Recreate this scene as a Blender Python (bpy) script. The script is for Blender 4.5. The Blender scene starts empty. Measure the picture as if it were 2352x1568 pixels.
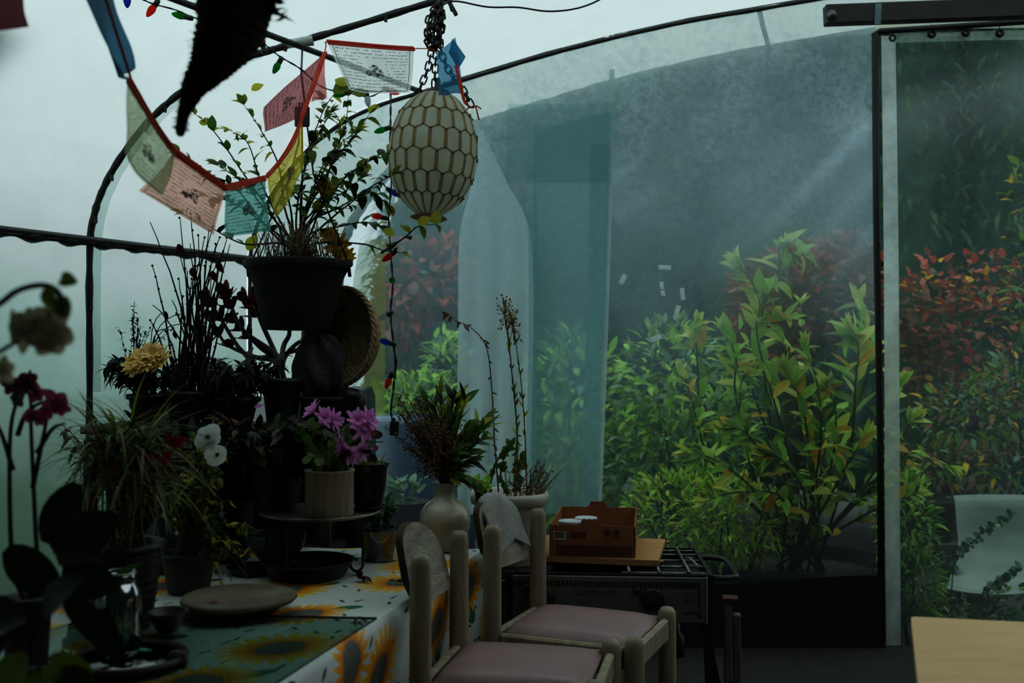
import bpy, math, random
from mathutils import Vector, Matrix
R = random.Random(7)
PI = math.pi
SC = bpy.context.scene
COL = SC.collection
V = Vector
H = 1.25          # camera height
FP = 2287.0       # focal length in pixels of the 2352 x 1568 frame
PITCH = math.atan(57 / FP)
ZT = 0.65         # table top

def at(px, py, Y):
    """world point that the photograph's pixel shows at distance Y"""
    x = (px - 1176) / FP
    y = (784 - py) / FP
    c, s = math.cos(PITCH), math.sin(PITCH)
    ry, rz = c - s * y, s + c * y
    k = Y / ry
    return V((x * k, Y, H + rz * k))

def onz(px, py, z=ZT):
    x = (px - 1176) / FP
    y = (784 - py) / FP
    c, s = math.cos(PITCH), math.sin(PITCH)
    ry, rz = c - s * y, s + c * y
    k = (z - H) / rz
    return V((x * k, ry * k, z))

# ------------------------------------------------------------------ mesh builder
class MB:
    def __init__(s):
        s.v = []; s.f = []; s.m = []; s.uv = {}
    def quad(s, a, b, c, d, m=0):
        n = len(s.v); s.v += [a, b, c, d]; s.f.append((n, n + 1, n + 2, n + 3)); s.m.append(m)
    def tri(s, a, b, c, m=0):
        n = len(s.v); s.v += [a, b, c]; s.f.append((n, n + 1, n + 2)); s.m.append(m)
    def grid(s, fn, nu, nv, m=0, closeu=False, uv=None):
        n = len(s.v)
        cu = nu if closeu else nu + 1
        for j in range(nv + 1):
            for i in range(cu):
                s.v.append(V(fn(i / nu, j / nv)))
                if uv: s.uv[len(s.v) - 1] = uv(i / nu, j / nv)
        for j in range(nv):
            for i in range(nu):
                a = n + j * cu + i; b = n + j * cu + (i + 1) % cu
                s.f.append((a, b, b + cu, a + cu)); s.m.append(m)
    def box(s, c, size, rot=None, m=0, bev=0.0):
        c = V(c); hx, hy, hz = size[0] / 2, size[1] / 2, size[2] / 2
        M = rot if rot is not None else Matrix.Identity(3)
        if bev <= 0:
            P = [V((x, y, z)) for x in (-hx, hx) for y in (-hy, hy) for z in (-hz, hz)]
            n = len(s.v); s.v += [c + M @ p for p in P]
            for f in ((0, 1, 3, 2), (4, 6, 7, 5), (0, 4, 5, 1), (2, 3, 7, 6), (0, 2, 6, 4), (1, 5, 7, 3)):
                s.f.append(tuple(n + i for i in f)); s.m.append(m)
        else:
            b = min(bev, hx * .9, hy * .9, hz * .9)
            n = len(s.v); idx = {}
            for x in (-1, 1):
                for y in (-1, 1):
                    for z in (-1, 1):
                        for ax in range(3):
                            p = [x * hx, y * hy, z * hz]
                            for k in range(3):
                                if k != ax: p[k] -= (x, y, z)[k] * b
                            idx[(x, y, z, ax)] = len(s.v)
                            s.v.append(c + M @ V(p))
            def F(*q):
                s.f.append(tuple(idx[k] for k in q)); s.m.append(m)
            for g in (-1, 1):
                F((g, -1, -1, 0), (g, 1, -1, 0), (g, 1, 1, 0), (g, -1, 1, 0))
                F((-1, g, -1, 1), (1, g, -1, 1), (1, g, 1, 1), (-1, g, 1, 1))
                F((-1, -1, g, 2), (1, -1, g, 2), (1, 1, g, 2), (-1, 1, g, 2))
            for a in (-1, 1):
                for d in (-1, 1):
                    F((a, d, -1, 0), (a, d, 1, 0), (a, d, 1, 1), (a, d, -1, 1))
                    F((a, -1, d, 0), (a, 1, d, 0), (a, 1, d, 2), (a, -1, d, 2))
                    F((-1, a, d, 1), (1, a, d, 1), (1, a, d, 2), (-1, a, d, 2))
                    for e in (-1, 1): F((a, d, e, 0), (a, d, e, 1), (a, d, e, 2))
    def tube(s, pts, r, seg=8, m=0, cap=True, closed=False):
        pts = [V(p) for p in pts]
        N = len(pts)
        rr = r if isinstance(r, (list, tuple)) else [r] * N
        prev = None; rings = []
        for i in range(N):
            if closed: t = pts[(i + 1) % N] - pts[i - 1]
            elif i == 0: t = pts[1] - pts[0]
            elif i == N - 1: t = pts[-1] - pts[-2]
            else: t = pts[i + 1] - pts[i - 1]
            if t.length < 1e-9: t = V((0, 0, 1))
            t.normalize()
            if prev is None:
                ref = V((0, 0, 1)) if abs(t.z) < .9 else V((1, 0, 0))
                u = t.cross(ref).normalized()
            else:
                u = prev - t * prev.dot(t)
                if u.length < 1e-6: u = t.cross(V((.3, .5, .8)))
                u.normalize()
            prev = u; w = t.cross(u)
            n = len(s.v); rings.append(n)
            for k in range(seg):
                a = 2 * PI * k / seg
                s.v.append(pts[i] + (u * math.cos(a) + w * math.sin(a)) * rr[i])
        for i in range(N if closed else N - 1):
            a, b = rings[i], rings[(i + 1) % N]
            for k in range(seg):
                k2 = (k + 1) % seg
                s.f.append((a + k, a + k2, b + k2, b + k)); s.m.append(m)
        if cap and not closed:
            s.f.append(tuple(rings[0] + k for k in reversed(range(seg)))); s.m.append(m)
            s.f.append(tuple(rings[-1] + k for k in range(seg))); s.m.append(m)
    def lathe(s, prof, c=(0, 0, 0), seg=32, m=0, M=None, wob=None):
        c = V(c); n = len(s.v)
        for i, (r, z) in enumerate(prof):
            for k in range(seg):
                a = 2 * PI * k / seg
                q = r * (1 + (wob(a, z) if wob else 0))
                p = V((q * math.cos(a), q * math.sin(a), z))
                s.v.append(c + (M @ p if M is not None else p))
        for i in range(len(prof) - 1):
            for k in range(seg):
                k2 = (k + 1) % seg
                s.f.append((n + i * seg + k, n + i * seg + k2, n + (i + 1) * seg + k2, n + (i + 1) * seg + k)); s.m.append(m)
        if prof[0][0] > 0: s.f.append(tuple(n + k for k in reversed(range(seg)))); s.m.append(m)
        if prof[-1][0] > 0:
            b = n + (len(prof) - 1) * seg
            s.f.append(tuple(b + k for k in range(seg))); s.m.append(m)
    def ball(s, c, r, seg=10, m=0, sq=(1, 1, 1), M=None):
        ns = max(4, seg // 2 + 1)
        def P(a, z):
            p = V((math.cos(a) * sq[0] * r * z[0], math.sin(a) * sq[1] * r * z[0], z[1] * r * sq[2]))
            return V(c) + (M @ p if M is not None else p)
        n = len(s.v)
        for j in range(ns + 1):
            th = PI * j / ns
            for k in range(seg):
                s.v.append(P(2 * PI * k / seg, (max(math.sin(th), 1e-3), -math.cos(th))))
        for j in range(ns):
            for k in range(seg):
                k2 = (k + 1) % seg
                s.f.append((n + j * seg + k, n + j * seg + k2, n + (j + 1) * seg + k2, n + (j + 1) * seg + k)); s.m.append(m)
    def prism(s, poly, dz, m=0):
        """poly: list of 3-D points (planar); dz: extrusion vector"""
        n = len(s.v); k = len(poly); dz = V(dz)
        s.v += [V(p) for p in poly] + [V(p) + dz for p in poly]
        s.f.append(tuple(n + i for i in reversed(range(k)))); s.m.append(m)
        s.f.append(tuple(n + k + i for i in range(k))); s.m.append(m)
        for i in range(k):
            j = (i + 1) % k
            s.f.append((n + i, n + j, n + k + j, n + k + i)); s.m.append(m)
    def leaf(s, p, d, up, L, W, m=0, droop=.25, fold=.25, shape=0, nseg=4):
        """a blade: p base, d direction, up rough normal"""
        d = V(d).normalized(); up = V(up)
        side = d.cross(up)
        if side.length < 1e-4: side = d.cross(V((.31, .77, .2)))
        side.normalize(); nn = side.cross(d).normalized()
        n = len(s.v)
        for i in range(nseg + 1):
            t = i / nseg
            if shape == 0: w = math.sin(PI * min(1, t * .93 + .04) ** .8) * W / 2
            elif shape == 1: w = W / 2 * (1 - t) ** .6 if t > .15 else W / 2 * (.5 + t * 3)
            else: w = W / 2 * math.sin(PI * (t * .86 + .10)) ** .6
            c = V(p) + d * (L * t * (1 - droop * .25 * t)) - nn * (droop * L * t * t)
            e = nn * (fold * w)
            s.v += [c - side * w + e, c, c + side * w + e]
        for i in range(nseg):
            a = n + i * 3
            s.f += [(a, a + 1, a + 4, a + 3), (a + 1, a + 2, a + 5, a + 4)]; s.m += [m, m]
    def build(s, name, mats, parent=None, smooth=True, world=True, angle=None):
        me = bpy.data.meshes.new(name)
        vs = s.v
        if parent is not None and world:
            loc, rz = FR[parent_root(parent)]
            ca, sa = math.cos(-rz), math.sin(-rz)
            out = []
            for p in vs:
                x, y, z = p[0] - loc[0], p[1] - loc[1], p[2] - loc[2]
                out.append((x * ca - y * sa, x * sa + y * ca, z))
            vs = out
        else:
            vs = [tuple(p) for p in vs]
        me.from_pydata(vs, [], s.f)
        if not isinstance(mats, (list, tuple)): mats = [mats]
        for q in mats: me.materials.append(q)
        me.polygons.foreach_set('material_index', s.m)
        if s.uv:
            l = me.uv_layers.new(name='UVMap')
            for lp in me.loops:
                l.data[lp.index].uv = s.uv.get(lp.vertex_index, (0, 0))
        if smooth:
            me.polygons.foreach_set('use_smooth', [True] * len(me.polygons))
            if angle: me.set_sharp_from_angle(angle=math.radians(angle))
        me.update()
        o = bpy.data.objects.new(name, me)
        COL.objects.link(o)
        if parent is not None: o.parent = parent
        return o

FR = {}           # root name -> (location, turn)
def parent_root(o):
    while o.parent is not None: o = o.parent
    if o.name not in FR: FR[o.name] = (V(o.location), o.rotation_euler[2])
    return o.name
def tag(o, label, cat, group=None, kind=None):
    o['label'] = label; o['category'] = cat
    if group: o['group'] = group
    if kind: o['kind'] = kind
    return o
def thing(name, label, cat, loc=(0, 0, 0), rz=0, group=None, kind=None):
    o = bpy.data.objects.new(name, None); COL.objects.link(o)
    o.empty_display_size = .05
    o.location = loc; o.rotation_euler = (0, 0, rz)
    FR[o.name] = (V(loc), rz)
    return tag(o, label, cat, group, kind)
def plabel(o, label):
    o['label'] = label; return o
def single(mb, name, mats, label, cat, group=None, kind=None, loc=None, **k):
    """a thing that is one mesh, its origin at loc"""
    if loc is not None:
        loc = V(loc)
        mb.v = [V(p) - loc for p in mb.v]
    o = mb.build(name, mats, None, **k)
    if loc is not None: o.location = loc
    FR[o.name] = (V(o.location), 0)
    return tag(o, label, cat, group, kind)
def copy_thing(root, loc, rz=0, label=None):
    r = root.copy(); COL.objects.link(r); r.location = loc; r.rotation_euler = (0, 0, rz)
    if label: r['label'] = label
    for ch in list(root.children):
        c = ch.copy(); COL.objects.link(c); c.parent = r
        for g in list(ch.children):
            d = g.copy(); COL.objects.link(d); d.parent = c
    return r
def rv(k=1.0):
    while True:
        p = V((R.uniform(-1, 1), R.uniform(-1, 1), R.uniform(-1, 1)))
        if .01 < p.length < 1: return p * k
def bez(a, b, c, n=8):
    a, b, c = V(a), V(b), V(c)
    return [a * (1 - t) ** 2 + b * 2 * t * (1 - t) + c * t * t for t in [i / n for i in range(n + 1)]]
def smoothpath(pts, n=6):
    """Catmull-Rom through pts"""
    P = [V(p) for p in pts]; P = [P[0] * 2 - P[1]] + P + [P[-1] * 2 - P[-2]]
    out = []
    for i in range(1, len(P) - 2):
        for k in range(n):
            t = k / n; a, b, c, d = P[i - 1], P[i], P[i + 1], P[i + 2]
            out.append(.5 * ((2 * b) + (c - a) * t + (2 * a - 5 * b + 4 * c - d) * t * t + (3 * b - a - 3 * c + d) * t ** 3))
    out.append(P[-2]); return out
def rotz(a): return Matrix.Rotation(a, 3, 'Z')
def align(d):
    return V((0, 0, 1)).rotation_difference(V(d).normalized()).to_matrix()

# ------------------------------------------------------------------ materials
def lin(c):
    return tuple(((x / 255) / 12.92 if x / 255 <= .04045 else (((x / 255) + .055) / 1.055) ** 2.4) for x in c) + (1.0,)
class NT:
    def __init__(s, m):
        m.use_nodes = True; s.t = m.node_tree; s.t.nodes.clear()
        s.out = s.n('ShaderNodeOutputMaterial')
    def n(s, typ, ins=None, **kw):
        q = s.t.nodes.new(typ)
        for k, v in kw.items(): setattr(q, k, v)
        for k, v in (ins or {}).items():
            if isinstance(v, bpy.types.NodeSocket): s.t.links.new(v, q.inputs[k])
            else: q.inputs[k].default_value = v
        return q
    def math(s, op, a, b=0.0, c=0.0):
        q = s.n('ShaderNodeMath', {0: a, 1: b, 2: c}, operation=op); return q.outputs[0]
    def mix(s, f, a, b):
        q = s.n('ShaderNodeMix', data_type='RGBA'); i = q.inputs
        for k, v in ((0, f), (6, a), (7, b)):
            if isinstance(v, bpy.types.NodeSocket): s.t.links.new(v, i[k])
            else: i[k].default_value = v
        return q.outputs[2]
    def ramp(s, f, stops):
        q = s.n('ShaderNodeValToRGB', {0: f}); e = q.color_ramp.elements
        e[0].position, e[0].color = stops[0]; e[1].position, e[1].color = stops[-1]
        for p, c in stops[1:-1]:
            x = e.new(p); x.color = c
        return q.outputs[0]
    def noise(s, co, scale, detail=3.0, rough=.55):
        return s.n('ShaderNodeTexNoise', {'Vector': co, 'Scale': scale, 'Detail': detail, 'Roughness': rough}).outputs[0]
    def obj(s): return s.n('ShaderNodeTexCoord').outputs['Object']
def g1(v): return (v, v, v, 1)
MATS = {}
def mat(name, c1, c2=None, scale=8, rough=.6, metal=0, bump=0, bscale=None, stretch=None, spec=.5, sheen=0, trans=0, sheer=0):
    """noise between two colours, optional bump; trans: share of light that passes (leaves, cloth)"""
    m = bpy.data.materials.new(name); t = NT(m); co = t.obj()
    if stretch: co = t.n('ShaderNodeMapping', {'Vector': co, 'Scale': stretch}).outputs[0]
    c2 = c2 or c1
    f = t.noise(co, scale)
    f = t.ramp(f, [(.32, g1(0)), (.68, g1(1))])
    col = t.mix(f, lin(c1), lin(c2))
    b = t.n('ShaderNodeBsdfPrincipled', {'Base Color': col, 'Roughness': rough, 'Metallic': metal, 'Specular IOR Level': spec, 'Sheen Weight': sheen})
    if bump:
        h = t.noise(co, bscale or scale * 4, 4)
        bp = t.n('ShaderNodeBump', {'Height': h, 'Strength': bump, 'Distance': .01})
        t.t.links.new(bp.outputs[0], b.inputs['Normal'])
    sh = b.outputs[0]
    if trans:
        tr = t.n('ShaderNodeBsdfTranslucent', {'Color': col})
        sh = t.n('ShaderNodeMixShader', {0: trans, 1: sh, 2: tr.outputs[0]}).outputs[0]
    if sheer:
        tp = t.n('ShaderNodeBsdfTransparent', {'Color': t.mix(.22, col, (1, 1, 1, 1))})
        sh = t.n('ShaderNodeMixShader', {0: sheer, 1: sh, 2: tp.outputs[0]}).outputs[0]
    t.t.links.new(sh, t.out.inputs[0])
    MATS[name] = m
    return m
def film(name, col, clear, haze_var=.2, scale=3, tintclear=(235, 245, 245), zlo=None, zhi=None, clear_lo=None, fine=60, gloss=.04, dirt=None, streak=None, zshade=None, folds=(), mott=None):
    """milky plastic sheet: partly clear, partly scattering the daylight that falls on it"""
    m = bpy.data.materials.new(name); t = NT(m); co = t.obj()
    n1 = t.noise(co, scale, 5, .6); n2 = t.noise(co, fine, 3, .6)
    nn = t.math('ADD', t.math('MULTIPLY', n1, .7), t.math('MULTIPLY', n2, .3))
    v = t.math('MULTIPLY', t.math('SUBTRACT', nn, .5), haze_var * 4)
    f = t.math('ADD', v, 1 - clear)
    if streak:
        ang, amp, sc = streak
        mp = t.n('ShaderNodeMapping', {'Vector': co, 'Rotation': (0, ang, 0), 'Scale': (sc, .2, .22)}).outputs[0]
        w = t.noise(mp, 1.0, 2, .5)
        w = t.ramp(w, [(.55, g1(0)), (.75, g1(1))])
        f = t.math('ADD', f, t.math('MULTIPLY', w, amp))
    if clear_lo is not None or folds or mott:
        sxyz = t.n('ShaderNodeSeparateXYZ', {0: co}); xo, zo = sxyz.outputs[0], sxyz.outputs[2]
    if clear_lo is not None:      # haze builds up with height (condensation and dust near the top)
        z = t.n('ShaderNodeSeparateXYZ', {0: co}).outputs[2]
        g = t.n('ShaderNodeMapRange', {0: z, 1: zlo, 2: zhi, 3: (1 - clear_lo) / max(.01, 1 - clear), 4: 1.0}).outputs[0]
        f = t.math('MULTIPLY', f, g)
    if mott:                      # beads of condensation under the top edge
        g = t.n('ShaderNodeMapRange', {0: zo, 1: mott[0], 2: mott[1], 3: 0.0, 4: mott[2]}).outputs[0]
        b = t.ramp(t.noise(co, 26, 5, .75), [(.40, g1(0)), (.62, g1(1))])
        b = t.math('MULTIPLY', b, t.ramp(t.noise(co, 3.2, 3), [(.35, g1(.2)), (.65, g1(1))]))
        f = t.math('ADD', f, t.math('MULTIPLY', g, b))
    for x0, z0, x1, z1, wd, amp in folds:      # soft creases where the sheet is pulled tight
        L = math.hypot(x1 - x0, z1 - z0); nx, nz = -(z1 - z0) / L, (x1 - x0) / L; tx, tz = (x1 - x0) / L, (z1 - z0) / L
        d = t.math('ADD', t.math('ADD', t.math('MULTIPLY', xo, nx), t.math('MULTIPLY', zo, nz)), -(x0 * nx + z0 * nz))
        s = t.math('ADD', t.math('ADD', t.math('MULTIPLY', xo, tx), t.math('MULTIPLY', zo, tz)), -(x0 * tx + z0 * tz))
        e = t.math('EXPONENT', t.math('MULTIPLY', t.math('POWER', t.math('ABSOLUTE', t.math('DIVIDE', d, wd)), 2.0), -1.0))
        e2 = t.n('ShaderNodeMapRange', {0: s, 1: 0.0, 2: L, 3: 1.0, 4: .15}).outputs[0]
        e3 = t.math('MULTIPLY', t.math('GREATER_THAN', s, 0.0), t.math('LESS_THAN', s, L))
        e4 = t.n('ShaderNodeMapRange', {0: s, 1: L * .6, 2: L, 3: 1.0, 4: 0.0}).outputs[0]
        f = t.math('ADD', f, t.math('MULTIPLY', t.math('MULTIPLY', t.math('MULTIPLY', e, e2), t.math('MULTIPLY', e3, e4)), amp))
    f = t.n('ShaderNodeClamp', {0: f}).outputs[0]
    c = lin(col)
    if dirt:
        d = t.ramp(t.noise(co, dirt[1], 5, .65), [(.42, g1(0)), (.7, g1(1))])
        d = t.math('MULTIPLY', d, dirt[2] if len(dirt) > 2 else 1.0)
        c = t.mix(d, c if isinstance(c, bpy.types.NodeSocket) else c, lin(dirt[0]))
    if zshade:                    # painted shade: film colour gets darker and greener towards the bottom
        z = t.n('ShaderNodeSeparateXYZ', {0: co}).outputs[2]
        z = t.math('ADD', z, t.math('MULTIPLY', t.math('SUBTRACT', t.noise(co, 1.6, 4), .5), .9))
        g = t.n('ShaderNodeMapRange', {0: z, 1: zshade[2], 2: zshade[3], 3: 0.0, 4: 1.0}).outputs[0]
        lo = t.ramp(g, [(0.0, lin(zshade[0])), (.45, lin(zshade[1])), (.9, (1, 1, 1, 1))])
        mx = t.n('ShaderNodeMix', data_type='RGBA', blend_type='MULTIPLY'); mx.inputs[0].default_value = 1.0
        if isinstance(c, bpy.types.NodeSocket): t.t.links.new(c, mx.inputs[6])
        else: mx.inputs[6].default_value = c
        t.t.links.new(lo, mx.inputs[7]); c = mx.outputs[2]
    tr = t.n('ShaderNodeBsdfTranslucent', {'Color': c})
    df = t.n('ShaderNodeBsdfDiffuse', {'Color': c})
    hz = t.n('ShaderNodeMixShader', {0: .25, 1: tr.outputs[0], 2: df.outputs[0]})
    cl = t.n('ShaderNodeBsdfTransparent', {'Color': lin(tintclear)})
    sh = t.n('ShaderNodeMixShader', {0: f, 1: cl.outputs[0], 2: hz.outputs[0]})
    gl = t.n('ShaderNodeBsdfGlossy', {'Color': (1, 1, 1, 1), 'Roughness': .15})
    sh = t.n('ShaderNodeMixShader', {0: gloss, 1: sh.outputs[0], 2: gl.outputs[0]})
    t.t.links.new(sh.outputs[0], t.out.inputs[0])
    MATS[name] = m
    return m
def glass(name, tint, refl=.12, rough=.02):
    m = bpy.data.materials.new(name); t = NT(m)
    fr = t.n('ShaderNodeLayerWeight', {'Blend': .35})
    tr = t.n('ShaderNodeBsdfTransparent', {'Color': lin(tint)})
    gl = t.n('ShaderNodeBsdfGlossy', {'Color': (1, 1, 1, 1), 'Roughness': rough})
    f = t.math('ADD', t.math('MULTIPLY', fr.outputs['Fresnel'], .9), refl * .3)
    sh = t.n('ShaderNodeMixShader', {0: f, 1: tr.outputs[0], 2: gl.outputs[0]})
    t.t.links.new(sh.outputs[0], t.out.inputs[0])
    MATS[name] = m
    return m
EXPOSURE = 0.0
SKY = 1.5
CURVES = [[(0, 0), (.04, .024), (.12, .100), (.4, .39), (1, .70)], [(0, 0), (.04, .025), (.12, .105), (.4, .42), (1, .80)], [(0, 0), (.04, .025), (.12, .108), (.4, .43), (1, .82)], [(0, 0), (1, 1)]]
# ------------------------------------------------------------------ camera, sky, colour
cam = bpy.data.objects.new('camera', bpy.data.cameras.new('camera')); COL.objects.link(cam)
cam.location = (0, 0, H); cam.rotation_euler = (PI / 2 + PITCH, 0, 0)
cam.data.sensor_width = 36; cam.data.lens = 36 * FP / 2352
cam.data.clip_start = .05; cam.data.clip_end = 200
cam.data.dof.use_dof = True; cam.data.dof.focus_distance = 3.4; cam.data.dof.aperture_fstop = 2.5
SC.camera = cam
cy = SC.cycles
cy.max_bounces = 7; cy.diffuse_bounces = 3; cy.glossy_bounces = 2; cy.transmission_bounces = 4; cy.transparent_max_bounces = 10
cy.caustics_reflective = False; cy.caustics_refractive = False
cy.use_adaptive_sampling = True; cy.adaptive_threshold = .03
SC.view_settings.view_transform = 'Standard'
SC.view_settings.look = 'None'
SC.view_settings.exposure = EXPOSURE
SC.view_settings.use_curve_mapping = True
cm = SC.view_settings.curve_mapping
for ci, pts in enumerate(CURVES):
    c = cm.curves[ci]
    c.points[0].location = pts[0]; c.points[-1].location = pts[-1]
    for p in pts[1:-1]: c.points.new(*p)
cm.update()
w = bpy.data.worlds.new('overcast_sky'); SC.world = w; w.use_nodes = True
nt = w.node_tree; nt.nodes.clear()
wo = nt.nodes.new('ShaderNodeOutputWorld'); bg = nt.nodes.new('ShaderNodeBackground')
tc = nt.nodes.new('ShaderNodeTexCoord'); sp = nt.nodes.new('ShaderNodeSeparateXYZ'); rp = nt.nodes.new('ShaderNodeValToRGB')
nt.links.new(tc.outputs['Generated'], sp.inputs[0]); nt.links.new(sp.outputs[2], rp.inputs[0])
rp.color_ramp.elements[0].position = 0.0; rp.color_ramp.elements[0].color = (.62, .74, .78, 1)
rp.color_ramp.elements[1].position = .55; rp.color_ramp.elements[1].color = (.90, 1.0, 1.0, 1)
nt.links.new(rp.outputs[0], bg.inputs[0]); bg.inputs[1].default_value = SKY
nt.links.new(bg.outputs[0], wo.inputs[0])

# ------------------------------------------------------------------ materials of the setting
pipe_m = mat('black_pipe', (22, 22, 22), (34, 34, 33), 30, .55, bump=.3)
soil_m = mat('soil', (30, 24, 19), (52, 42, 32), 40, .95, bump=.8)
earthfloor_m = mat('dark_floor', (26, 25, 23), (44, 41, 37), 12, .9, bump=.4)
ground_m = mat('garden_ground', (24, 32, 16), (38, 36, 22), 3, .95, bump=.6)
darkwood_m = mat('dark_wood', (34, 30, 27), (52, 46, 40), 6, .8, bump=.3, stretch=(1, 1, 8))
blackply_m = mat('dark_boarding', (20, 20, 20), (32, 30, 28), 4, .85)
def FO(x0, y0, x1, y1, w, a):
    p, q = at(x0, y0, 4.5), at(x1, y1, 4.5); return (p.x, p.z, q.x, q.z, w, a)
roof_film = film('roof_film', (232, 242, 240), .025, .03, 3.0, fine=40, zshade=((116, 134, 120), (180, 196, 188), .65, 2.05), dirt=((196, 212, 206), 5, .35))  # height ramp paints shade into the lower film
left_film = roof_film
over_film = film('overhang_film', (228, 234, 222), .10, .05, 2.5)
wall_film = film('end_wall_film', (190, 214, 226), .47, .13, 2.2, fine=42, zlo=.95, zhi=2.05, clear_lo=.92, mott=(1.75, 2.35, .30),
                 folds=[FO(2010, 270, 1700, 590, .035, .30), FO(2010, 400, 1800, 640, .05, .16), FO(2010, 520, 1860, 720, .03, .14), FO(1400, 420, 1520, 320, .02, .16), FO(1410, 500, 1600, 380, .05, .10)])
curtain_film = film('curtain_film', (220, 234, 234), .32, .10, 2.5, fine=30)
door_film = film('door_film', (170, 195, 195), .84, .05, 2.0, fine=80)
seam_film = film('seam_film', (178, 206, 208), .36, .3, 5, fine=30)
yellow_film = film('yellow_film', (196, 190, 120), .45, .12, 4)

# ------------------------------------------------------------------ hoop house frame
Y1 = 3.82
P1 = at(207, 553, Y1); P2 = at(575, 596, 4.5)
AX = P2 - P1; AX.z = 0
PROF = [(206, 900), (205, 700), (207, 552), (215, 500), (228, 455), (252, 403), (285, 350), (330, 291), (375, 246), (420, 209), (470, 176), (520, 151), (580, 128), (650, 107), (690, 95), (760, 75), (880, 39),
        (1010, 0), (1200, -48), (1400, -92), (1591, -124), (1756, -152), (2200, -215), (2600, -255), (3600, -300)]
HP = [at(x, y, Y1) for x, y in PROF]
HP = [V((HP[0].x, Y1, -.3)), V((HP[0].x, Y1, .5))] + HP
JS = HP[4]; JR = HP[16]          # where the purlins cross
def prof_out(k, off):
    """hoop outline moved k bays along the house and off outwards"""
    out = []
    for i, p in enumerate(HP):
        a = HP[max(0, i - 1)]; b = HP[min(len(HP) - 1, i + 1)]
        t = (b - a).normalized(); n = V((-t.z, 0, t.x))
        out.append(p + AX * k + n * off)
    return out
def struct(o, label, cat):
    return tag(o, label, cat, kind='structure')
def hoop(idx, k, r, label, m=None):
    mb = MB(); pts = smoothpath([p + AX * k for p in HP], 4)
    rr = [r * (1 + .10 * math.sin(i * 2.1) + .08 * R.uniform(-1, 1)) for i in range(len(pts))]
    mb.tube(pts, rr, 8)
    o = mb.build('trim_%d' % idx, m or pipe_m); struct(o, label, 'hoop')
    return o
h1 = hoop(1, 0, .0140, 'black pipe hoop curving up over the potted plants, nearest of the arches')
mb = MB()
for i in (3, 5, 7, 9, 10, 11, 12, 13, 15, 18, 19):        # tape tags and clips that hold the film on the hoop
    p = HP[i]
    mb.box(p + V((.012, -.012, -.012)), (.012, .010, .016 + .012 * R.random()), rotz(R.random() * 3))
mb.build('clip', pipe_m, h1, smooth=False)
mb = MB(); mb.tube([HP[16] + V((-.05, -.005, -.012)), HP[16] + V((.05, -.005, .002))], [.018, .021], 8)
mb.build('white_tape', mat('white_tape', (190, 196, 190), (150, 156, 150), 20, .5), h1)
h2 = hoop(2, 1, .0100, 'thin black pipe hoop along the top of the far plastic wall')
h3 = hoop(3, 1.72, .026, 'outermost hoop blurred behind the milky overhang film', mat('grey_hoop', (120, 122, 112), (92, 96, 90), 6, .6))
mb = MB()
for px, py in ((1150, 268), (1360, 213), (1550, 158)):
    c = at(px, py, 4.95); mb.lathe([(.0, -.004), (.02, -.003), (.02, .003), (0, .004)], c, 12, M=Matrix.Rotation(PI / 2, 3, 'X'))
mb.build('washer', mat('grey_washer', (90, 90, 84), (70, 70, 66), 20), h3)
mb = MB(); mb.tube([at(1745, 28, 4.55), at(1752, 60, 4.7), at(1766, 108, 4.95)], .012, 8)
struct(mb.build('trim_4', pipe_m), 'short pipe joining the far hoop to the overhang hoop', 'strut')
mb = MB()
pts = [JS + AX * (k / 10) + V((.016, -.01, 0)) for k in range(-40, 18)]
mb.tube(pts, .0135, 8)
struct(mb.build('trim_5', mat('grey_pipe', (58, 60, 60), (44, 46, 46), 20, .4, bump=.2)), 'horizontal side pipe crossing the left plastic wall', 'purlin')
mb = MB()                                                 # the rolled, sagging edge of the film under the side pipe
for k in range(-60, 26):
    kk = k / 25
    if kk > 1: break
pts = [JS + AX * (k / 40) + V((.008, -.004, -.012)) for k in range(-80, 41)]
rr = [.006 + .020 * abs(math.sin(k * .37 + .6 * math.sin(k * .11))) ** .7 * (.65 + .35 * math.sin(k * .9)) for k in range(-80, 41)]
mb.tube(pts, rr, 7)
struct(mb.build('trim_6', pipe_m), 'sagging black roll of sheeting under the side pipe', 'trim')
mb = MB(); mb.tube([JR + AX * (k / 4) + V((0, 0, -.02)) for k in range(-16, 5)], .0125, 8)
struct(mb.build('trim_7', pipe_m), 'roof pipe crossing above the hanging basket towards the lamp', 'purlin')

# left wall and roof: film stretched over the hoops
def sweep(name, i0, i1, k0, k1, m, nk, off=.016, sag=.012):
    mb = MB(); ks = [k0 + (k1 - k0) * j / nk for j in range(nk + 1)]
    rows = [prof_out(k, off)[i0:i1 + 1] for k in ks]
    n = i1 - i0
    def fn(u, v):
        return rows[round(v * nk)][round(u * n)]
    mb.grid(fn, n, nk)
    return mb.build(name, m)
o = sweep('wall_left', 0, 8, -7.5, 1, left_film, 17); struct(o, 'grimy milky plastic film side wall, shade painted into its lower part', 'wall')
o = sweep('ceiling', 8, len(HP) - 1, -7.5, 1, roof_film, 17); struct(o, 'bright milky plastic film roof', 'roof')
o = sweep('trim_8', 2, len(HP) - 1, 1.02, 1.74, over_film, 2); struct(o, 'cream overhang film beyond the far wall', 'overhang')
# pale doubled strip of film along the first hoop
mb = MB(); a = prof_out(0.02, .004); b = prof_out(.075, .010)
for i in range(2, 14): mb.quad(a[i], b[i], b[i + 1], a[i + 1])
struct(mb.build('trim_9', film('strip_film', (205, 222, 216), .3, .1, 4)), 'pale doubled strip of film beside the nearest hoop', 'film strip')

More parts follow.
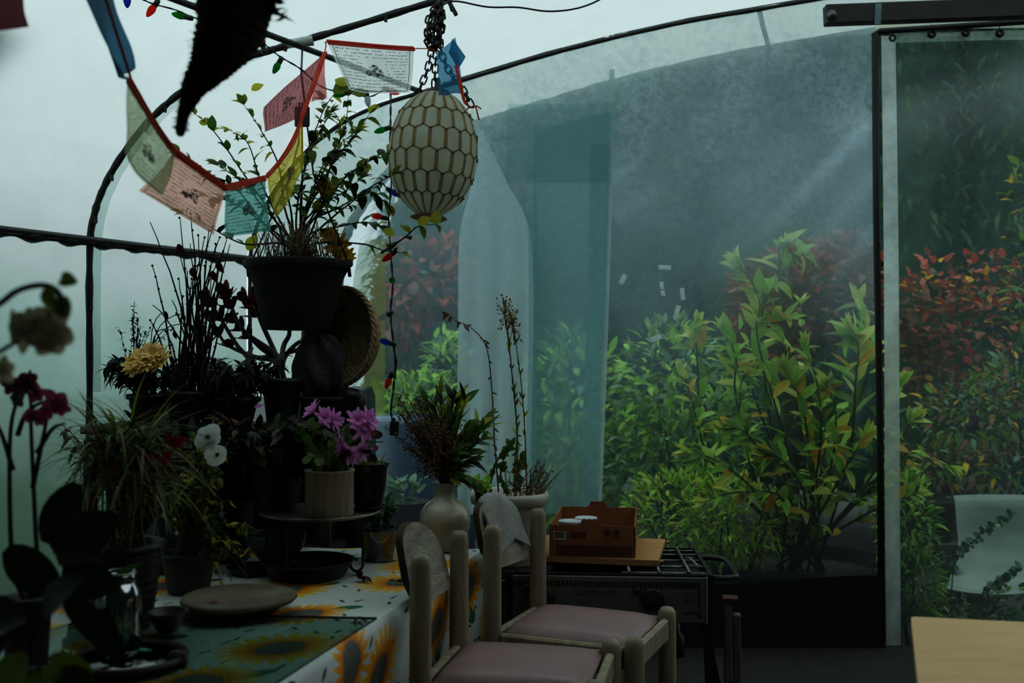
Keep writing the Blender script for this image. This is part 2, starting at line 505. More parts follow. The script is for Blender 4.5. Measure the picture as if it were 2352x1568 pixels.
# far wall of clear film under the second hoop
YW = P2.y
top = sorted([(p.x, p.z) for p in prof_out(1, -.004)[4:]], key=lambda q: q[0])
def ztop(x):
    for (x0, z0), (x1, z1) in zip(top, top[1:]):
        if x0 <= x <= x1: return z0 + (z1 - z0) * (x - x0) / (x1 - x0 + 1e-9)
    return top[-1][1] if x > top[-1][0] else top[0][1]
XP = at(2018, 800, YW).x           # door post
XL = P2.x + .006
def wallgrid(x0, x1, z0f, z1f, nx, nz, y, wav=0.004):
    mb = MB()
    def fn(u, v):
        x = x0 + (x1 - x0) * u; z0 = z0f(x); z1 = z1f(x)
        return (x, y + wav * math.sin(x * 7 + z1 * 3 + v * 5), z0 + (z1 - z0) * v)
    mb.grid(fn, nx, nz); return mb
wf = wallgrid(XL, XP, lambda x: 0.0, ztop, 40, 14, YW).build('wall_far', wall_film)
struct(wf, 'hazy clear plastic far wall with shrubs pressed against it outside', 'wall')
def strip(pts_l, pts_r, Y, name, m, parent, wav=0.0):
    mb = MB(); n = len(pts_l) - 1
    L = [at(x, y, Y) for x, y in pts_l]; Rr = [at(x, y, Y) for x, y in pts_r]
    for i in range(n):
        mb.quad(L[i], Rr[i], Rr[i + 1], L[i + 1])
    return mb.build(name, m, parent)
strip([(1400, 160), (1392, 500), (1378, 900), (1372, 1160)], [(1412, 158), (1405, 500), (1392, 900), (1382, 1160)], YW - .012, 'tape_seam', film('tape_film', (196, 214, 212), .2, .2, 6), wf)
strip([(1356, 330), (1352, 600), (1340, 900), (1330, 1200)], [(1402, 330), (1394, 600), (1378, 900), (1368, 1200)], YW - .008, 'film_overlap', seam_film, wf)
strip([(1205, 345), (1214, 600), (1214, 800), (1205, 1150)], [(1228, 345), (1236, 600), (1234, 800), (1232, 1150)], YW - .008, 'film_overlap', seam_film, wf)
strip([(1166, 240), (1163, 420)], [(1412, 235), (1405, 420)], YW - .006, 'film_overlap', film('faint_film', (180, 205, 205), .72, .12, 4), wf)
strip([(1226, 300), (1226, 700), (1220, 1180)], [(1402, 255), (1390, 700), (1372, 1180)], YW - .004, 'film_overlap', film('second_layer_film', (176, 206, 208), .52, .14, 3, fine=30), wf)
# vertical film edges seen between basket and vase
strip([(826, 560), (812, 640), (800, 760), (800, 950)], [(888, 545), (886, 640), (884, 760), (884, 950)], YW - .02, 'yellowed_strip', yellow_film, wf)
# hanging curtain of doubled film just outside
mb = MB()
Lp = [(1100, 305), (1085, 420), (1056, 530), (1052, 700), (1050, 900), (1050, 1180)]
Rp = [(1108, 300), (1160, 410), (1214, 520), (1226, 700), (1222, 900), (1216, 1180)]
LL = smoothpath([at(x, y, 4.62) for x, y in Lp], 4); RR = smoothpath([at(x, y, 4.62) for x, y in Rp], 4)
n = len(LL) - 1
mb.grid(lambda u, v: LL[round(v * n)].lerp(RR[round(v * n)], u) + V((0, .03 * math.sin(u * 19 + v * 2) * v, 0)), 14, n)
single(mb, 'plastic_curtain', curtain_film, 'milky fold of plastic sheet hanging in a slanted drape outside the far wall', 'plastic sheet', kind='thing')

# scraps of white tape stuck on the far wall
tape_m = mat('scrap_tape', (240, 244, 244), (228, 234, 234), 30, .5, trans=.75)
TAPES = [(1431, 641, 24, 11, -65, 'tilted strip of white tape, first from the seam'), (1527, 614, 28, 10, 3, 'level strip of white tape, topmost of the scraps'), (1520, 655, 17, 9, 88, 'short upright white tape scrap below the level one'), (1523, 673, 13, 9, 75, 'smallest white tape scrap, touching the short upright one'),
         (1568, 675, 28, 10, 84, 'upright strip of white tape nearest the shrub tips'), (1555, 716, 30, 10, -72, 'slanting strip of white tape below the upright one'), (1508, 776, 24, 12, -20, 'lowest scrap of white tape on the clear wall')]
for px, py, L, W, a, lb in TAPES:
    c = at(px, py, YW - .02); s = YW / FP; a = math.radians(-a)
    mb = MB(); u = V((math.cos(a), 0, math.sin(a))) * L / 2 * s; q = V((-math.sin(a), 0, math.cos(a))) * W / 2 * s
    mb.prism([c - u - q, c + u - q, c + u + q, c - u + q], (0, .002, 0))
    single(mb, 'tape_strip', tape_m, lb + ' on the hazy far wall', 'tape', 'tape scraps on the far wall', loc=c, smooth=False)

# door: post, header, clear door sheet with grommets
mb = MB()
mb.tube([at(2010, 78, YW - .03), at(2013, 500, YW - .03), at(2022, 1000, YW - .03), V((at(2026, 1568, YW - .03).x, YW - .03, 0))], [.016] * 4, 8)
hd = at(2010, 78, YW - .03)
mb.tube([hd + V((-.008, 0, -.01)), hd + V((.02, 0, .012)), at(2352, 50, YW - .03), at(3000, 0, YW - .03)], .014, 8)
struct(mb.build('trim_10', pipe_m), 'black door post and header of the clear plastic door', 'door frame')
d1 = thing('door_1', 'clear plastic door sheet at the far end, showing dark trees', 'door', loc=(XP, YW, 0), kind='structure')
wallgrid(at(2058, 800, YW).x, 4.6, lambda x: 0.0, lambda x: at(2058, 88, YW).z - .0 + .02 * (x - 1.7), 20, 10, YW - .005).build('door_sheet', door_film, d1)
wallgrid(at(2028, 800, YW).x, at(2062, 800, YW).x, lambda x: 0.0, lambda x: at(2040, 84, YW).z, 3, 18, YW - .012, .008).build('edge_strip', film('edge_film', (222, 236, 236), .25, .3, 7, fine=20), d1)
wallgrid(at(2048, 800, YW).x, 4.6, lambda x: at(2048, 100, YW).z + .02 * (x - 1.7), lambda x: at(2048, 78, YW).z + .02 * (x - 1.7), 30, 2, YW - .014).build('top_hem', film('hem_film', (190, 205, 200), .45, .35, 14, fine=20), d1)
for px, py in ((2050, 87), (2140, 78), (2218, 75), (2296, 76)):
    mb = MB(); c = at(px, py, YW - .028)
    mb.tube([c + V((math.cos(a) * .013, 0, math.sin(a) * .013)) for a in [2 * PI * i / 14 for i in range(14)]], .0045 if px < 2100 else .008, 6, closed=True)
    mb.tube([c + V((0, 0, .013)), c + V((0, 0, .045))], .002, 5)
    mb.build('grommet', pipe_m, d1)
# film above the door
wallgrid(XP, 4.6, lambda x: at(2048, 70, YW).z + .02 * (x - 1.7), ztop, 20, 3, YW).build('wall_far_upper', over_film)
# dark sheet added over the near roof to shade the interior
shade_sheet_m = mat('shade_sheet', (30, 34, 34), (42, 46, 44), 5, .8)
mb = MB(); ks = [-7.5, -5, -3, -2, -1.4, -1.0, -.74]
NI = len(HP)
def kend(i): return -.74 if i < 12 else (-.74 - .5 * min(4, i - 11) if i < 23 else (-1.7 if i == 23 else -1.1))
rows = [[prof_out(-7.5 + (kend(i) + 7.5) * j / 6, .075)[i] for i in range(NI)] for j in range(7)]
i0, i1 = 7, len(HP) - 1
mb.grid(lambda u, v: rows[round(v * 6)][i0 + round(u * (i1 - i0))] + V((0, 0, .03 * math.sin(u * 17 + v * 5))), i1 - i0, 6)
struct(mb.build('trim_12', shade_sheet_m), 'dark sheet added over the near roof to shade the interior', 'shade_sheet')
struct(bpy.data.objects['wall_far_upper'], 'strip of cream film above the clear door', 'wall')
# beam in front of the door header
mb = MB()
b0, b1 = at(1894, 36, 4.28), at(2700, 6, 4.28)
dv = (b1 - b0); ln = dv.length
Mb = align(dv) @ Matrix.Rotation(0, 3, 'Z')
ang = math.atan2(dv.z, dv.x)
mb.box((b0 + b1) / 2, (ln, .05, .085), Matrix.Rotation(-ang, 3, 'Y'), bev=.004)
bm_ = mb.build('trim_11', mat('beam_wood', (40, 40, 38), (58, 56, 52), 8, .6, bump=.2), smooth=False)
struct(bm_, 'dark painted beam over the clear door', 'beam')
for px, py, r in ((1910, 34, .021), ):
    mb = MB(); mb.lathe([(r, 0), (r, .004), (r * .5, .006), (r * .5, .010), (0, .011)], at(px, py, 4.25), 16, M=Matrix.Rotation(PI / 2, 3, 'X')); mb.build('bolt', mat('bolt_metal', (120, 124, 122), (90, 92, 90), 30, .4, metal=.6), bm_)
mb = MB(); c = at(2016, 32, 4.249); mb.prism([c + V((-.015, 0, -.045)), c + V((.012, 0, -.043)), c + V((.017, 0, .044)), c + V((-.010, 0, .043))], (0, -.002, 0)); mb.build('clear_tape', seam_film, bm_, smooth=False)

# floor, dark end behind the viewer, right side, black strip at the foot of the far wall
mb = MB(); mb.box((0.0, 1.6, -.15), (10, 5.8, .3)); struct(mb.build('floor', earthfloor_m, smooth=False), 'dark earth floor', 'floor')
mb = MB(); mb.box((0, -1.35, 1.7), (10.5, .08, 4)); struct(mb.build('wall_back', blackply_m, smooth=False), 'dark boarded wall', 'wall')
mb = MB(); mb.box((4.62, 1.6, 1.6), (.06, 5.8, 3.4)); struct(mb.build('wall_right', blackply_m, smooth=False), 'dark boarded side wall', 'wall')
mb = MB()
def foot_strip(u, v):
    x = XL + .35 + (XP - XL - .35) * u
    return (x, YW - .045, .30 * v + (.02 * math.sin(x * 5) * v))
mb.grid(foot_strip, 30, 4); struct(mb.build('black_strip_far', mat('black_sheet', (16, 16, 18), (24, 24, 26), 5, .5)), 'black strip along the foot of the far wall', 'black_strip')
mb = MB(); mb.box((0, 22, -.36), (90, 60, .1)); struct(mb.build('ground', ground_m, smooth=False), 'garden ground', 'ground')
# ------------------------------------------------------------------ garden outside
def leafmat(name, a, b, trans=.35, rough=.45, scale=14):
    return mat(name, a, b, scale, rough, trans=trans, spec=.35)
LG = leafmat('leaf_green', (92, 132, 40), (130, 158, 56))
LD = leafmat('leaf_dark', (36, 62, 30), (58, 88, 40), .2)
LY = leafmat('leaf_yellowgreen', (206, 218, 90), (236, 234, 130))
LO = leafmat('leaf_yellow', (240, 200, 50), (226, 160, 40))
LR = leafmat('leaf_red', (184, 72, 54), (194, 106, 84))
LBR = leafmat('leaf_brown', (150, 96, 78), (118, 84, 70), .2)
LC = leafmat('conifer_needles', (22, 50, 42), (40, 74, 54), .1, .7)
LB = leafmat('leaf_fresh', (156, 206, 74), (192, 226, 104))
LS = leafmat('leaf_silver', (120, 150, 120), (150, 176, 140))
bark_m = mat('bark', (52, 44, 36), (76, 64, 52), 20, .9, bump=.6)
stem_m = mat('green_stem', (74, 88, 44), (96, 100, 56), 20, .6)

def shrub(name, label, base, shape, nleaf, L, W, mats, weights, nst=8, group='shrubs outside the far wall', cat='shrub', droop=.3, upb=.25, nseg=3, stem=bark_m, r0=.012, fill=.55):
    """shape: function u,v -> point on the crown (0..1 twice) or list of (centre, radius xyz) blobs"""
    root = thing(name, label, cat, base, 0, group)
    st = MB(); tips = []
    for i in range(nst):
        c, rad = shape[i % len(shape)]
        tip = V(c) + V((R.uniform(-1, 1) * rad[0], R.uniform(-1, 1) * rad[1], R.uniform(-.2, 1) * rad[2])) * .8
        b = V(base) + V((R.uniform(-.08, .08), R.uniform(-.08, .08), 0))
        pts = bez(b, (b + tip) / 2 + V((R.uniform(-.1, .1), R.uniform(-.1, .1), .15)), tip, 7)
        st.tube(pts, [r0 * (1 - .8 * k / 7) for k in range(8)], 5)
        tips.append(pts)
    st.build('stem', stem, root)
    fo = MB(); vol = [r[0] * r[1] * r[2] for _, r in shape]
    for i in range(nleaf):
        c, rad = R.choices(shape, vol)[0]
        q = rv(); q = q.normalized() * (q.length ** fill)
        p = V(c) + V((q.x * rad[0], q.y * rad[1], q.z * rad[2]))
        d = q + V((0, 0, upb)) + rv(.8)
        m = R.choices(range(len(mats)), weights)[0]
        s = R.uniform(.6, 1.15)
        fo.leaf(p, d, V((0, 0, 1)) + rv(.6), L * s, W * s, m, R.uniform(0, droop * 2), .2, 0, nseg)
    fo.build('foliage', mats, root)
    return root

# citrus-like shrub: sharp leaves pressing on the film; sits in a big black tub
tubc = V((at(1830, 800, 5.05).x, 5.05, -.3))
tb = MB(); tb.lathe([(.36, 0), (.42, .25), (.47, .52), (.49, .54), (.49, .58), (.45, .58), (.44, .50), (0, .50)], tubc, 40)
tub = single(tb, 'plant_tub', mat('tub_black', (14, 15, 17), (20, 21, 23), 10, .8, spec=.2), 'big round black tub holding the yellow-green shrub outside the far wall', 'tub', loc=tubc)
tb = MB(); tb.lathe([(.435, .49), (.43, .51), (0, .53)], tubc, 30); tb.build('soil', soil_m, tub)
def citrus(name, label, base, sprays, group):
    """sprays: list of pixel paths with distance; leaves set along each shoot"""
    root = thing(name, label, 'shrub', base, 0, group)
    st = MB(); fo = MB()
    for path, r, n, L in sprays:
        pts = smoothpath([V(p) for p in path], 6)
        N = len(pts)
        st.tube(pts, [r * (1 - .75 * k / (N - 1)) for k in range(N)], 6)
        for i in range(n):
            t = .22 + .78 * (i + R.random()) / n if len(path) > 2 else R.random()
            k = min(N - 2, int(t * (N - 1))); p = pts[k]; d = (pts[k + 1] - pts[k]).normalized()
            dd = d * R.uniform(.1, 1.0) + rv(.9); dd.y *= .6
            hi = p.z > 1.15
            m = R.choices([0, 1, 2, 3], [4, 5, 2.4, 1.4] if not hi else [1.5, 5, 5, .6])[0]
            s = R.uniform(.6, 1.2) * (1.0 if t < .8 else .85)
            L_ = L * (1.3 if p.z > 1.0 else 1.1); fo.leaf(p, dd, V((0, -.5, 1)) + rv(.5), L_ * s, L_ * s * .42, m, R.uniform(0, .5), .22, 0, 4)
        for j in range(5):                    # young leaves at the tip
            fo.leaf(pts[-1], (pts[-1] - pts[-3]).normalized() + rv(.7), rv(), L * .8, L * .3, 2, .3, .2, 0, 4)
    for q in st.v + fo.v: q.y = max(q.y, YW + .015 + .004 * R.random())
    st.build('stem', mat('citrus_stem', (58, 62, 30), (84, 84, 44), 20), root)
    fo.build('foliage', [LG, LB, LY, LO], root)
    return root
sb = tubc + V((0, 0, .54))
def sp_(*pp, r=.008, n=16, L=.1):
    q = [sb + V((R.uniform(-.12, .12), R.uniform(-.15, .05), 0))] + [at(x, y, Y) for x, y, Y in pp]
    return (q, r, n, L)
Yc = 4.60
spr = [sp_((1800, 1000, 4.8), (1740, 780, Yc), (1745, 690, Yc), (1700, 610, Yc), n=30, L=.13), sp_((1760, 900, 4.8), (1750, 720, Yc), (1790, 620, Yc), (1800, 570, Yc), n=28, L=.11), sp_((1790, 620, Yc), (1830, 590, Yc), (1850, 578, Yc + .1), n=14, L=.1),
       sp_((1950, 1050, 4.8), (1965, 880, Yc), (1972, 800, Yc), (1960, 760, Yc), n=26, L=.13), sp_((1980, 900, 4.8), (1985, 760, Yc + .1), (1975, 690, Yc + .15), n=20, L=.12),
       sp_((1700, 950, 4.8), (1690, 820, Yc), (1660, 760, Yc), n=24, L=.1), sp_((1700, 800, 4.75), (1790, 740, Yc), (1815, 730, Yc), n=14, L=.08),
       sp_((1650, 1080, 4.8), (1600, 960, Yc), (1570, 850, Yc), n=26, L=.08), sp_((1640, 1050, 4.85), (1600, 800, 4.8), (1600, 740, 4.8), n=26, L=.09),
       sp_((1860, 1050, 4.8), (1840, 920, Yc), (1800, 850, Yc), n=30, L=.11), sp_((1880, 1060, 4.8), (1880, 900, Yc), (1850, 800, Yc), n=30, L=.11),
       sp_((1800, 1120, 4.8), (1720, 1000, Yc), (1660, 980, Yc), n=30, L=.11), sp_((1750, 1150, 4.85), (1650, 1060, Yc), (1580, 1040, Yc), n=26, L=.1),
       sp_((2010, 1080, 4.8), (2040, 950, Yc + .1), (2060, 880, Yc + .1), n=22, L=.1), sp_((2020, 1100, 4.8), (2090, 1040, Yc + .1), (2180, 1070, Yc), n=20, L=.1),
       sp_((2030, 1080, 4.8), (2080, 990, Yc + .1), (2100, 960, Yc + .1), n=18, L=.1), sp_((1900, 1150, 4.75), (1950, 1060, Yc), (1990, 1000, Yc), n=30, L=.11),
       sp_((1850, 1150, 4.75), (1800, 1060, Yc), (1760, 1040, Yc), n=30, L=.11), sp_((1900, 1100, 4.8), (1920, 960, 4.8), (1900, 880, Yc), n=30, L=.11),
       sp_((1800, 1150, 4.7), (1700, 1130, Yc), (1620, 1150, Yc), n=26, L=.09), sp_((1990, 1180, 4.75), (2060, 1150, Yc + .1), (2110, 1130, Yc + .1), n=22, L=.09),
       sp_((1880, 1180, 4.8), (1860, 1000, 4.85), (1840, 700, 4.9), n=20, L=.09), sp_((1720, 1060, 4.8), (1700, 900, 4.8), (1720, 850, 4.75), n=26, L=.1)]
citrus('citrus_shrub', 'leafy yellow-green shrub with glossy oval leaves pressing against the far wall by the door post', sb, spr, 'shrubs outside the far wall')

def blob(px, py, Y, rx, rz, ry=.4):
    s = Y / FP
    return (at(px, py, Y), (rx * s, ry, rz * s))
def gb(px, Y): return V((at(px, 800, Y).x, Y, -.3))
# low ferny greens at the foot of the citrus
shrub('feathery_bush', 'feathery bright green bush filling the foot of the far wall beside the stove', gb(1640, 4.95), [blob(1560, 1190, 5.0, 130, 110, .25), blob(1680, 1200, 4.95, 120, 100, .25)], 1900, .07, .02, [LB, LG, LY], [5, 2, 4], 8)
shrub('feathery_bush', 'feathery green bush right of the door post, below the shrub', gb(2080, 4.95), [blob(2080, 1200, 4.95, 55, 120, .2), blob(2100, 1330, 4.9, 60, 90, .2)], 1100, .07, .02, [LB, LG, LD], [3, 5, 3], 6)
shrub('mixed_bush', 'pale green bush with fine leaves left of the citrus shrub, half lost in the haze', gb(1560, 5.5), [blob(1540, 880, 5.5, 120, 150), blob(1590, 1000, 5.4, 150, 150), blob(1480, 1050, 5.5, 110, 130)], 1500, .09, .035, [LS, LG, LB], [4, 4, 3], 9)
shrub('mixed_bush', 'soft green bush behind the vertical seam strips of the far wall', gb(1320, 6.0), [blob(1320, 960, 6.0, 130, 200), blob(1290, 1120, 5.9, 150, 160)], 1300, .11, .045, [LG, LB, LS], [4, 3, 2], 9)
shrub('mixed_bush', 'yellowish green bush left of the plastic curtain, near the basket', gb(960, 6.2), [blob(975, 930, 6.2, 110, 70), blob(1025, 850, 6.2, 50, 90), blob(900, 980, 6.0, 120, 90)], 900, .09, .04, [LB, LS, LG], [2, 2, 4], 8)
shrub('red_leaf_shrub', 'autumn shrub with rusty red leaves behind the citrus shrub', gb(1830, 6.6), [blob(1850, 680, 6.6, 170, 120), blob(1920, 630, 6.6, 100, 90), blob(1780, 740, 6.6, 110, 110)], 2600, .085, .05, [LR, LBR, LD], [3, 7, .6], 10, cat='shrub')
shrub('red_leaf_shrub', 'autumn shrub with bright red leaves seen through the clear door', gb(2190, 6.6), [blob(2140, 700, 6.6, 80, 120), blob(2200, 770, 6.6, 120, 110), blob(2280, 640, 6.6, 90, 60), blob(2100, 820, 6.6, 70, 110)], 900, .085, .055, [LR, LBR, LD, LO], [5, 5, 1.5, .8], 14, fill=.8)
shrub('red_leaf_shrub', 'reddish shrub blurred behind the film between the lamp and the wicker basket', gb(960, 7.0), [blob(980, 640, 7.0, 110, 90), blob(920, 700, 7.0, 60, 80)], 700, .13, .07, [LR, LBR, LD], [3, 5, 3], 8)
shrub('garden_bush', 'tangle of grey-green stems and leaves above the plastic garden chair', gb(2230, 5.9), [blob(2240, 960, 5.9, 130, 90), blob(2320, 900, 5.9, 70, 80), blob(2180, 1060, 5.8, 90, 50), blob(2300, 1080, 5.8, 90, 50)], 1200, .08, .03, [LS, LG, LBR, LO], [4, 5, 4, 1], 14, fill=.8)
shrub('garden_bush', 'leafy branch with yellow-green leaves reaching in at the door edge', gb(2420, 5.6), [blob(2352, 640, 5.6, 26, 130, .15), blob(2354, 780, 5.6, 30, 60, .15), blob(2362, 440, 5.8, 36, 80, .2)], 200, .09, .04, [LD, LG, LO], [5, 3, .6], 6)
shrub('low_plants', 'low creeping leaves around the garden chair legs', gb(2200, 5.1), [blob(2130, 1380, 5.1, 60, 40, .3), blob(2230, 1410, 5.0, 120, 30, .3), blob(2320, 1390, 5.0, 80, 40, .2)], 600, .05, .03, [LG, LS, LD], [4, 3, 3], 5, cat='plant')
# dark trees
def conifer(label, px, Y, pw, top, n, base=-.3, mats=None):
    s = Y / FP
    x = at(px, 800, Y).x; zt = at(px, top, Y).z; Rb = pw * s
    root = thing('conifer_tree', label, 'tree', (x, Y, base), 0, 'dark trees beyond the garden')
    mb = MB(); mb.tube([(x, Y, base), (x, Y, zt * .6), (x, Y, zt)], [.14, .09, .02], 8); mb.build('trunk', bark_m, root)
    mb = MB()
    for i in range(n * 2):
        t = R.random() ** .8; z = .1 + (zt - .1) * t
        r = Rb * (1 - t) ** .6 * math.sqrt(R.uniform(.15, 1)) + .1; a = R.uniform(0, 2 * PI)
        p = V((x + r * math.cos(a), Y + r * math.sin(a), z))
        d = V((math.cos(a), math.sin(a), R.uniform(-.7, .1)))
        mb.leaf(p, d, V((0, 0, 1)) + rv(.5), R.uniform(.12, .28), R.uniform(.02, .045), R.choice([0, 0, 1]), .3, .1, 0, 2)
    n_ = 20; hz_ = zt - .2
    mb.lathe([(Rb * .78 * (1 - j / n_) ** .6 + .02, .2 + hz_ * j / n_ * .97) for j in range(n_ + 1)], (x, Y, 0), 28, wob=lambda a, z: .10 * math.sin(a * 5 + z * 7) + .07 * math.sin(a * 11 - z * 13))
    mb.build('foliage', mats or [LC, LD], root)
conifer('tall dark conifer seen through the clear door, just right of the post', 2090, 9.0, 320, -700, 3000)
conifer('tall dark conifer at the right edge behind the clear door', 2360, 8.6, 330, -700, 3000)
conifer('bluish dark conifer behind the haze, left of the door post', 1800, 10.0, 330, -500, 2800)
conifer('bluish conifer lost in the haze behind the tape scraps', 1560, 10.5, 300, -330, 2600)
conifer('faint conifer behind the vertical seam strips', 1330, 11.0, 260, -60, 2200)
conifer('shorter grey conifer left of the lamp end, behind the curtain', 1100, 11.5, 270, 40, 2000)
conifer('dim conifer filling the gap above the seam strips', 1215, 11.3, 240, 0, 1500)
conifer('small conifer behind the red shrub near the basket', 930, 11.0, 140, 420, 900)
# leafy tree added to darken the near left film, and a hedge-like tree
def crown_tree(label, base, crowns, n):
    root = thing('leafy_tree', label, 'tree', base, 0, 'trees beside the left wall')
    mb = MB()
    for c, r in crowns: mb.tube(bez(base, (V(base) + V(c)) / 2 + V((.1, 0, .3)), c, 6), [.07, .06, .05, .045, .04, .03, .02], 6)
    mb.build('trunk', bark_m, root); mb = MB()
    for i in range(n):
        c, r = R.choice(crowns); q = rv()
        mb.leaf(V(c) + V((q.x * r[0], q.y * r[1], q.z * r[2])), rv() + V((0, 0, -.2)), V((0, 0, 1)) + rv(.5), R.uniform(.1, .18), .08, R.choice([0, 1]), .3, .2, 0, 2)
    mb.build('foliage', [LD, LG], root)
crown_tree('leafy tree added outside to shade the left plastic wall', (-4.6, 3.4, -.3), [((-3.4, 2.2, 3.0), (.9, 1.0, .5)), ((-3.6, 3.2, 1.0), (.7, 1.2, .9)), ((-3.3, 1.4, 3.2), (.9, .9, .4))], 1500)
crown_tree('hedge-like tree low against the left plastic wall', (-2.9, 4.6, -.3), [((-2.7, 4.1, .4), (.6, .8, .55)), ((-2.4, 4.9, .3), (.5, .6, .5)), ((-3.2, 3.2, .4), (.5, .8, .6))], 1100)

# plastic garden chair, its back to us
gc = thing('garden_chair', 'pale moulded plastic garden chair outside the clear door', 'chair', (at(2290, 800, 5.3).x, 5.3, -.3))
cx = at(2290, 800, 5.3).x
shell_m = mat('pale_plastic', (176, 184, 176), (150, 160, 150), 5, .45, trans=.25)
mb = MB()
zt_ = at(2290, 1142, 5.3).z; zs = at(2290, 1345, 5.0).z
def shell(u, v):
    # v 0..1: from the front edge of the seat to the top of the back; the seat faces the viewer's right
    a = (u - .5) * 2
    pr = [(-.40, zs - .02), (-.25, zs - .03), (-.08, zs + .01), (.02, zs + .12), (.06, (zs + zt_) / 2), (.10, zt_ - .03), (.13, zt_)]
    k = v * (len(pr) - 1); i = min(int(k), len(pr) - 2); f = k - i
    y = pr[i][0] * (1 - f) + pr[i + 1][0] * f; z = pr[i][1] * (1 - f) + pr[i + 1][1] * f
    w = .26 - .03 * v
    return V((cx + a * w + .5 * min(y, .05), 5.3 + y - .05 * a * a * (v > .3), z + .03 * a * a * (1 - v)))
mb.grid(shell, 16, 24); mb.grid(lambda u, v: shell(u, v) + V((0, .008, -.006)), 16, 24)
mb.build('shell', shell_m, gc)
legm = mat('chair_tube', (80, 86, 84), (60, 64, 62), 20, .4, metal=.5)
for sx in (-1, 1):
    for yy in (-.33, .0):
        mb = MB(); mb.tube([(cx + sx * .2 + .5 * yy, 5.3 + yy, zs - .01), (cx + sx * .23 + .5 * yy, 5.3 + yy + (.05 if yy > -.1 else -.05), -.305)], .011, 7); mb.build('leg', legm, gc)
# boards and pots by the chair
mb = MB(); mb.box(at(2140, 1252, 5.5), (.55, .12, .03), rotz(.05), bev=.003)
for sx in (-.2, .2):
    p = at(2140, 1252, 5.5); mb.box((p.x + sx, p.y, (p.z - .3) / 2 - .01), (.04, .08, p.z + .3 - .02))
single(mb, 'plank_bench', mat('grey_wood', (130, 122, 104), (104, 98, 84), 6, .8, stretch=(1, 8, 8)), 'weathered low plank bench outside, left of the garden chair', 'bench', loc=gb(2140, 5.5), smooth=False)
pc = V((at(2150, 800, 5.55).x, 5.55, at(2140, 1252, 5.5).z + .016))
mb = MB(); mb.lathe([(.07, 0), (.10, .2), (.11, .2), (.11, .23), (.095, .23), (.09, .19), (0, .19)], pc, 24)
single(mb, 'garden_pot', mat('outside_black_pot', (26, 26, 26), (36, 34, 32), 9, .6), 'black nursery pot on the plank bench outside', 'pot', loc=pc)
# bird feeder like dark hanging thing on a thin rod, and a white label
mb = MB(); p = at(2238, 975, 5.7); mb.tube([V((p.x, 5.7, -.3)), V((p.x + .01, 5.7, p.z))], .004, 6); mb.ball(p, .035, 12, 0, (1, 1, 1.5)); mb.lathe([(.03, .04), (.012, .06), (0, .065)], p, 12)
single(mb, 'garden_stake', pipe_m, 'thin garden stake with a dark bulb top beyond the clear door', 'stake', loc=gb(2238, 5.7))
# blue barrel and sunny strip behind the basket
bc = V((at(965, 800, 5.4).x, 5.4, -.3))
mb = MB(); mb.lathe([(.27, 0), (.29, .05), (.30, .3), (.31, .32), (.30, .34), (.30, .62), (.31, .64), (.30, .66), (.29, at(960, 958, 5.4).z + .27), (.25, at(960, 955, 5.4).z + .3), (0, at(960, 955, 5.4).z + .3)], bc, 36)
single(mb, 'blue_barrel', mat('blue_plastic', (16, 46, 74), (22, 58, 90), 5, .4), 'blue plastic barrel outside, blurred behind the dried bouquet', 'barrel', loc=bc)
pc = V((at(930, 800, 4.85).x, 4.85, -.3))
pr = thing('potted_seedling', 'small pale seedling outside in front of the blue barrel', 'plant', pc)
mb = MB(); hz = at(930, 1150, 4.85).z + .3; mb.lathe([(.09, 0), (.13, hz), (.14, hz), (.12, hz), (.11, hz - .03), (0, hz - .03)], pc, 20); mb.build('pot', mat('terracotta_dark', (52, 50, 52), (66, 62, 62), 8, .8), pr)
mb = MB(); q = at(930, 1150, 4.85)
for i in range(34): mb.leaf(q + V((R.uniform(-.08, .08), R.uniform(-.05, .05), R.uniform(0, .1))), rv() + V((0, 0, .5)), V((0, 0, 1)), .09, .04, 0, .3)
mb.build('foliage', [LS], pr)

vn = thing('creeping_vine', 'thin small-leaved vine trailing up in front of the garden chair back', 'vine', gb(2190, 4.85))
mb = MB(); fo = MB()
for path in ([(2190, 1300), (2215, 1262), (2250, 1230), (2290, 1200), (2325, 1178)], [(2270, 1370), (2290, 1340), (2320, 1325), (2340, 1300)]):
    pts = smoothpath([gb(path[0][0] - 20, 4.85)] + [at(x, y, 4.85) for x, y in path], 8); mb.tube(pts, .003, 5)
    for p in pts[8:]:
        for k in range(2): fo.leaf(p, rv(), V((0, -1, .4)), .035, .025, k, .2, .2, 2)
mb.build('stem', bark_m, vn); fo.build('foliage', [LD, LS], vn)
# ------------------------------------------------------------------ table, cloth, glass
TA = V((.2465, .969, 0)); TO = V((.969, -.2465, 0))       # along the table, outward over its long edge
E0 = onz(652, 1568)
AC = V((1, -.03, 0)).normalized()                            # across the table
def edge(Y): return E0 + TA * ((Y - E0.y) / TA.y)
pale_wood = mat('worn_beech', (140, 128, 108), (168, 154, 130), 7, .6, bump=.25, bscale=30, stretch=(6, 6, .8))
tbl = thing('table', 'low long table under the sunflower cloth', 'table', edge(2.1) - AC * .5 + V((0, 0, -ZT)))
LT, WT = 2.36, .98
tc0 = edge(1.02)
mb = MB(); mb.prism([q + V((0, 0, -.036)) for q in (tc0 - AC * .01, tc0 + TA * (LT - .01) - AC * .01, tc0 + TA * (LT - .01) - AC * (WT - .01), tc0 - AC * (WT - .01))], (0, 0, .03))
mb.build('tabletop', darkwood_m, tbl, smooth=False)
for a in (.12, LT - .12):
    for b in (.1, WT - .1):
        p = tc0 + TA * a - AC * b; mb = MB(); mb.tube([(p.x, p.y, 0), (p.x, p.y, ZT - .037)], [.022, .03], 8); mb.build('leg', darkwood_m, tbl)

